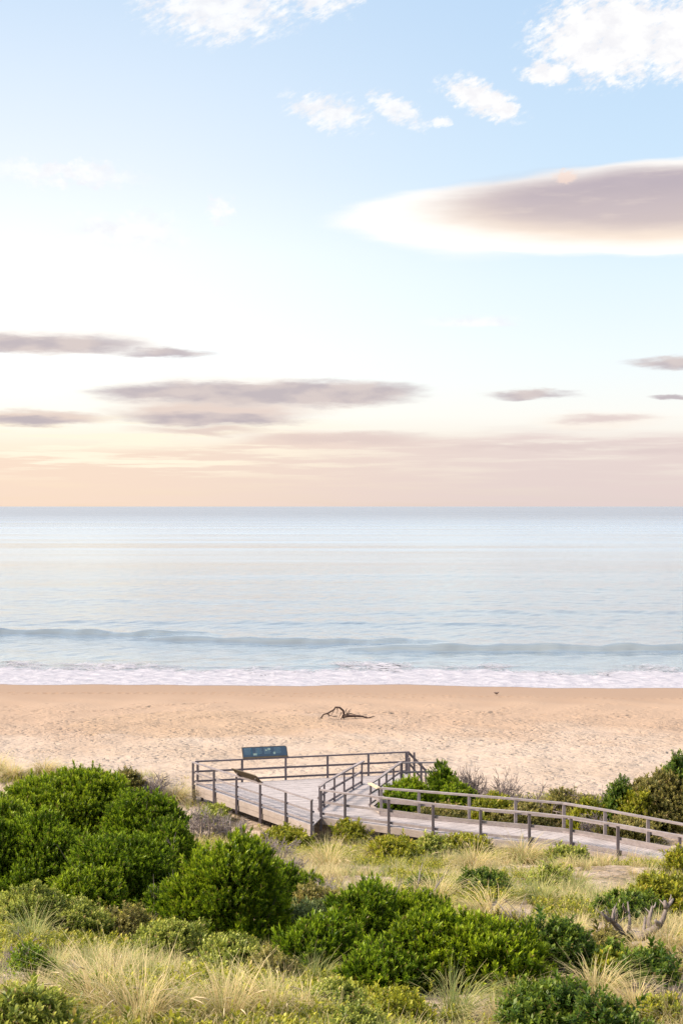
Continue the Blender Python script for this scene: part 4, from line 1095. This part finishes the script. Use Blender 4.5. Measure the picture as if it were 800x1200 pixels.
def scatter_stuff():
    r = np.random.default_rng(77)
    bx = np.array(BUSHES); sp = np.array(SPOTS)
    VS, QS, TS, RS = ([], []), ([], []), ([], []), ([], []); off = [0, 0]
    N = 8200
    ys = 14.5 + (70 - 14.5) * r.random(N) ** 1.3
    hw = .27 * ys + 5.0
    xs = r.uniform(-1, 1, N) * hw
    keep = np.ones(N, bool)
    keep &= ~in_poly(xs, ys)
    # only the sea-side fringe left and right grows past the platform
    fr_ = (ys > 57)
    keep &= ~(fr_ & (xs > -6.8) & (xs < 3.5) & (ys > 64.25 - (xs + 6.64) * 1.49)) ; keep &= ~(fr_ & (xs > 3.4) & (ys > 62.5))
    keep &= ~((ys > 65 + 2.5 * np.sin(xs * .9)) & (xs < -6.5) & (r.random(N) < .75))
    for X_, Y_, R_ in bx: keep &= (xs - X_) ** 2 + (ys - Y_ + .15 * R_) ** 2 > (R_ * 1.02 + .08) ** 2
    for X_, Y_, R_ in sp: keep &= ((xs - X_) / R_) ** 2 + ((ys - Y_) / (R_ * 2.0)) ** 2 > r.uniform(.7, 1.4, N)
    nz = np.sin(xs * 1.1 + 2 * np.sin(ys * .45)) + np.sin(ys * .8 + 1.5 * np.sin(xs * .7 + 2)) + r.normal(0, .7, N)
    keep &= nz > -1.9
    xs, ys, nz = xs[keep], ys[keep], nz[keep]
    zs = ground_h(xs, ys)
    for x, y, z, q in zip(xs, ys, zs, nz):
        far = (y - 15) / 45
        g = 1 if (q > 1.2 or r.random() < .2) else 0
        n = int(r.integers(26, 52) * (1.1 - .3 * far))
        H = r.uniform(.32, .72) * (.72 if y < 30 else 1)
        V, Q, T, RN, _, _ = blades(r, n, H, r.uniform(.06, .2), (r.normal(-.05, .35), r.normal(0, .2)), .0085 + .006 * far, r.uniform(.7, 1.6), 3, (48, 88))
        k = float(r.uniform(-.12, .12))
        VS[g].append(V + np.array([x, y, z - .02])); QS[g].append(Q + off[g]); TS[g].append(T); RS[g].append(np.clip(RN + k, 0, 1)); off[g] += len(V)
    for g, nm, mt, lb in ((0, 'straw_grass', G_STRAW, 'pale straw coloured marram grass covering the dune slope'), (1, 'green_grass', G_GREEN, 'greener marram grass mixed through the dune slope')):
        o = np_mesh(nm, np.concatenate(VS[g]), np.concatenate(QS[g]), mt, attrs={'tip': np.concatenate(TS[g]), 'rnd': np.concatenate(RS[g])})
        tag(o, lb, 'grass', kind='stuff')
scatter_stuff()

def herb_stuff():
    """low creeping plants between the tussocks"""
    r = np.random.default_rng(78)
    N = 20000
    ys = 14.5 + (66 - 14.5) * r.random(N); xs = r.uniform(-1, 1, N) * (.27 * ys + 5.0)
    nz = np.sin(xs * .8 + 1.7 * np.sin(ys * .37 + 1)) + np.sin(ys * .63 + 1.9 * np.sin(xs * .5)) + r.normal(0, .35, N)
    band = np.exp(-((ys - 52.5) / 3.0) ** 2)
    lowleft = sstep(31, 26, ys) * sstep(2.5, -.5, xs)
    keep = (nz > .90 - .35 * sstep(30, 24, ys) - .7 * band - .9 * lowleft) & ~in_poly(xs, ys) & ~((ys > 57) & (ys > 64.25 - (xs + 6.64) * 1.49) & (xs > -6.9) & (xs < 3.6))
    for X_, Y_, R_ in BUSHES: keep &= (xs - X_) ** 2 + (ys - Y_) ** 2 > (R_ * .6) ** 2
    for X_, Y_, R_ in SPOTS: keep &= ((xs - X_) / R_) ** 2 + ((ys - Y_) / (R_ * 2)) ** 2 > 1
    xs, ys = xs[keep], ys[keep]
    pts = []; ds = []; rn = []
    for x, y in zip(xs, ys):
        m = 13; q = np.stack([x + r.normal(0, .17, m), y + r.normal(0, .17, m), np.zeros(m)], 1)
        q[:, 2] = ground_h(q[:, 0], q[:, 1]) + r.uniform(-.02, .13, m)
        d = np.stack([r.normal(0, .4, m), r.normal(0, .4, m), np.ones(m)], 1); d /= np.linalg.norm(d, axis=1, keepdims=True)
        pts.append(q); ds.append(d); rn.append(np.clip(r.random() * .7 + r.uniform(0, .3, m), 0, 1))
    pts = np.concatenate(pts); ds = np.concatenate(ds); rn = np.concatenate(rn)
    k = ~in_poly(pts[:, 0], pts[:, 1] + .1); pts, ds, rn = pts[k], ds[k], rn[k]
    V, Q, T, RN = make_foliage(pts, ds, rn, 'salt', r, 1.3)
    o = np_mesh('creeping_groundcover', V, Q, LEAF['herb'], attrs={'tip': T, 'rnd': RN})
    tag(o, 'low yellow green creeping plants between the grass tussocks', 'ground cover', kind='stuff')
herb_stuff()

# individual tussocks large enough to point at
VAR = []
def tussock_meshes(k, green, plume, lean):
    r = np.random.default_rng(900 + k)
    n = 330
    V, Q, T, RN, end, pre = blades(r, n, 1.0, .20, lean, .0095, r.uniform(.9, 1.5), 4, (44, 88))
    o = np_mesh('blades', V, Q, G_GREEN if green else G_STRAW, attrs={'tip': T, 'rnd': RN})
    hd = []
    if plume:
        sel = r.choice(n, 11, replace=False)
        for i in sel:
            mb = MB()
            d = end[i] - pre[i]; d /= np.linalg.norm(d); e = end[i] - d * .02
            mb.tube([e, e + d * .05 + np.array([0, 0, -.004]), e + d * .13 + np.array([0, 0, -.02]), e + d * .20 + np.array([0, 0, -.05])], [.003, .0075, .0065, .002], 5)
            hd.append(mb.build('seed_head', G_PLUME, smooth=True))
    return [o] + hd
VARS = [tussock_meshes(0, False, True, (-.9, 0)), tussock_meshes(1, False, False, (.5, .2)), tussock_meshes(2, True, False, (-.2, 0)), tussock_meshes(3, False, True, (-.3, .2)), tussock_meshes(4, True, False, (.7, -.2)), tussock_meshes(5, False, False, (-.6, 0))]
used = set()
def tussock(label, u, vb, hpx, var, rz=None, wide=1.0):
    p = ground_at(u, vb); s_ = hpx * p[1] / F / .82
    root = empty('marram_tussock', tuple(p), label, 'grass tussock', 'marram grass tussocks on the dune')
    root.scale = (s_ * wide, s_ * wide, s_); root.rotation_euler = (0, 0, rng.uniform(-.5, .5) if rz is None else rz)
    for src in VARS[var]:
        o = src
        if var in used: o = src.copy(); COL.objects.link(o)
        o.parent = root
    used.add(var)
tussock('biggest pale tussock at the lower left, its seed plumes bowing left', 112, 1196, 92, 0, 0)
tussock('tall straw tussock at the bottom edge right of the biggest one, with bowed plumes', 160, 1212, 92, 3)
tussock('pale tussock at the bottom edge under the olive saltbush, below the big round bush', 262, 1208, 84, 3)
tussock('yellow tussock between the two bottom edge tussocks, lower left', 212, 1202, 64, 1)
tussock('straw tussock with plumes at the bottom, below the brownish saltbush', 310, 1205, 80, 0)
tussock('thin straw tussock at the bottom, right of the plumed ones', 352, 1200, 58, 5)
tussock('grey green tussock on the left bank, above the bare brown twigs', 36, 1112, 52, 2)
tussock('green blades rising in front of the dark centre thicket', 372, 1158, 48, 4)
tussock('grey green tussock beside the bare sand patch at the bottom', 535, 1196, 66, 4)
tussock('straw tussock at the bottom edge between the sand patch and the curly shrub', 585, 1215, 56, 1)
tussock('grey green tussock between the centre thicket and the dark round leaved shrub', 626, 1146, 50, 2)
tussock('fan of pale grass bowing right, below the dark shrub at the lower right', 700, 1172, 54, 1, .3, 1.3)
tussock('pale upright tussock on the bare sand at the lower right', 742, 1192, 60, 5)
tussock('pale upright tussock at the right edge beside the bleached branch', 782, 1120, 54, 1)
tussock('tall pale tussock near the right edge, behind the dense dome shrub', 752, 1128, 46, 5)
tussock('big fluffy pale tussock on the slope, above the right end of the centre thicket', 572, 1082, 52, 5, 0, 1.3)
tussock('fluffy straw tussock left of the big fluffy one, on the slope', 510, 1062, 44, 1, 1, 1.3)
tussock('pale tussock at the upper left of the slope, over the centre hollow', 382, 1022, 40, 3, None, 1.2)
tussock('straw tussock right below the front railing corner post', 444, 1010, 34, 5)
tussock('grey green tussock on the slope below the boardwalk bend', 632, 1062, 44, 2)
tussock('straw tussock waving beside the boardwalk, in the right half of the slope', 614, 1012, 38, 1, 0, 1.4)
tussock('pale grey green tussock just left of the bleached branch tips', 678, 1050, 38, 4)
tussock('straw tussock in the middle of the slope, beneath the yellow shrub', 556, 1022, 36, 3, 2, 1.3)
tussock('brownish tussock beside the platform far left post', 206, 938, 26, 1, 0, 1.4)
tussock('straw tussock on the dune crest at the far left, against the sand', 14, 912, 26, 5, 0, 1.4)
tussock('thin dry tussock on the dune crest, just left of the highest green crown', 52, 908, 26, 1, 0, 1.3)
tussock('brown tussock at the left picture edge, highest on the dune crest', -4, 905, 26, 3, 0, 1.3)
tussock('straw tussock between the dune crest and the platform, leaning over the sand', 180, 930, 24, 3, 0, 1.3)
tussock('tall dry tussock at the bottom right corner', 790, 1214, 56, 0, 2)
tussock('small grey tussock on the bare sand, left of the fresh curly shrub', 600, 1184, 40, 2)

# ------------------------------------------------------------------ render settings
sc.render.engine = 'CYCLES'
cy = sc.cycles
cy.samples = 64
cy.use_adaptive_sampling = True
cy.adaptive_threshold = 0.012
cy.use_denoising = True
cy.denoiser = 'OPENIMAGEDENOISE'
cy.max_bounces = 7; cy.diffuse_bounces = 3; cy.glossy_bounces = 3; cy.transmission_bounces = 4; cy.transparent_max_bounces = 8
cy.caustics_reflective = False; cy.caustics_refractive = False
vs = sc.view_settings
sc.display_settings.display_device = 'sRGB'
vs.view_transform = 'Standard'; vs.look = 'None'; vs.gamma = 1.0; vs.exposure = EXPOSURE; vs.use_curve_mapping = False
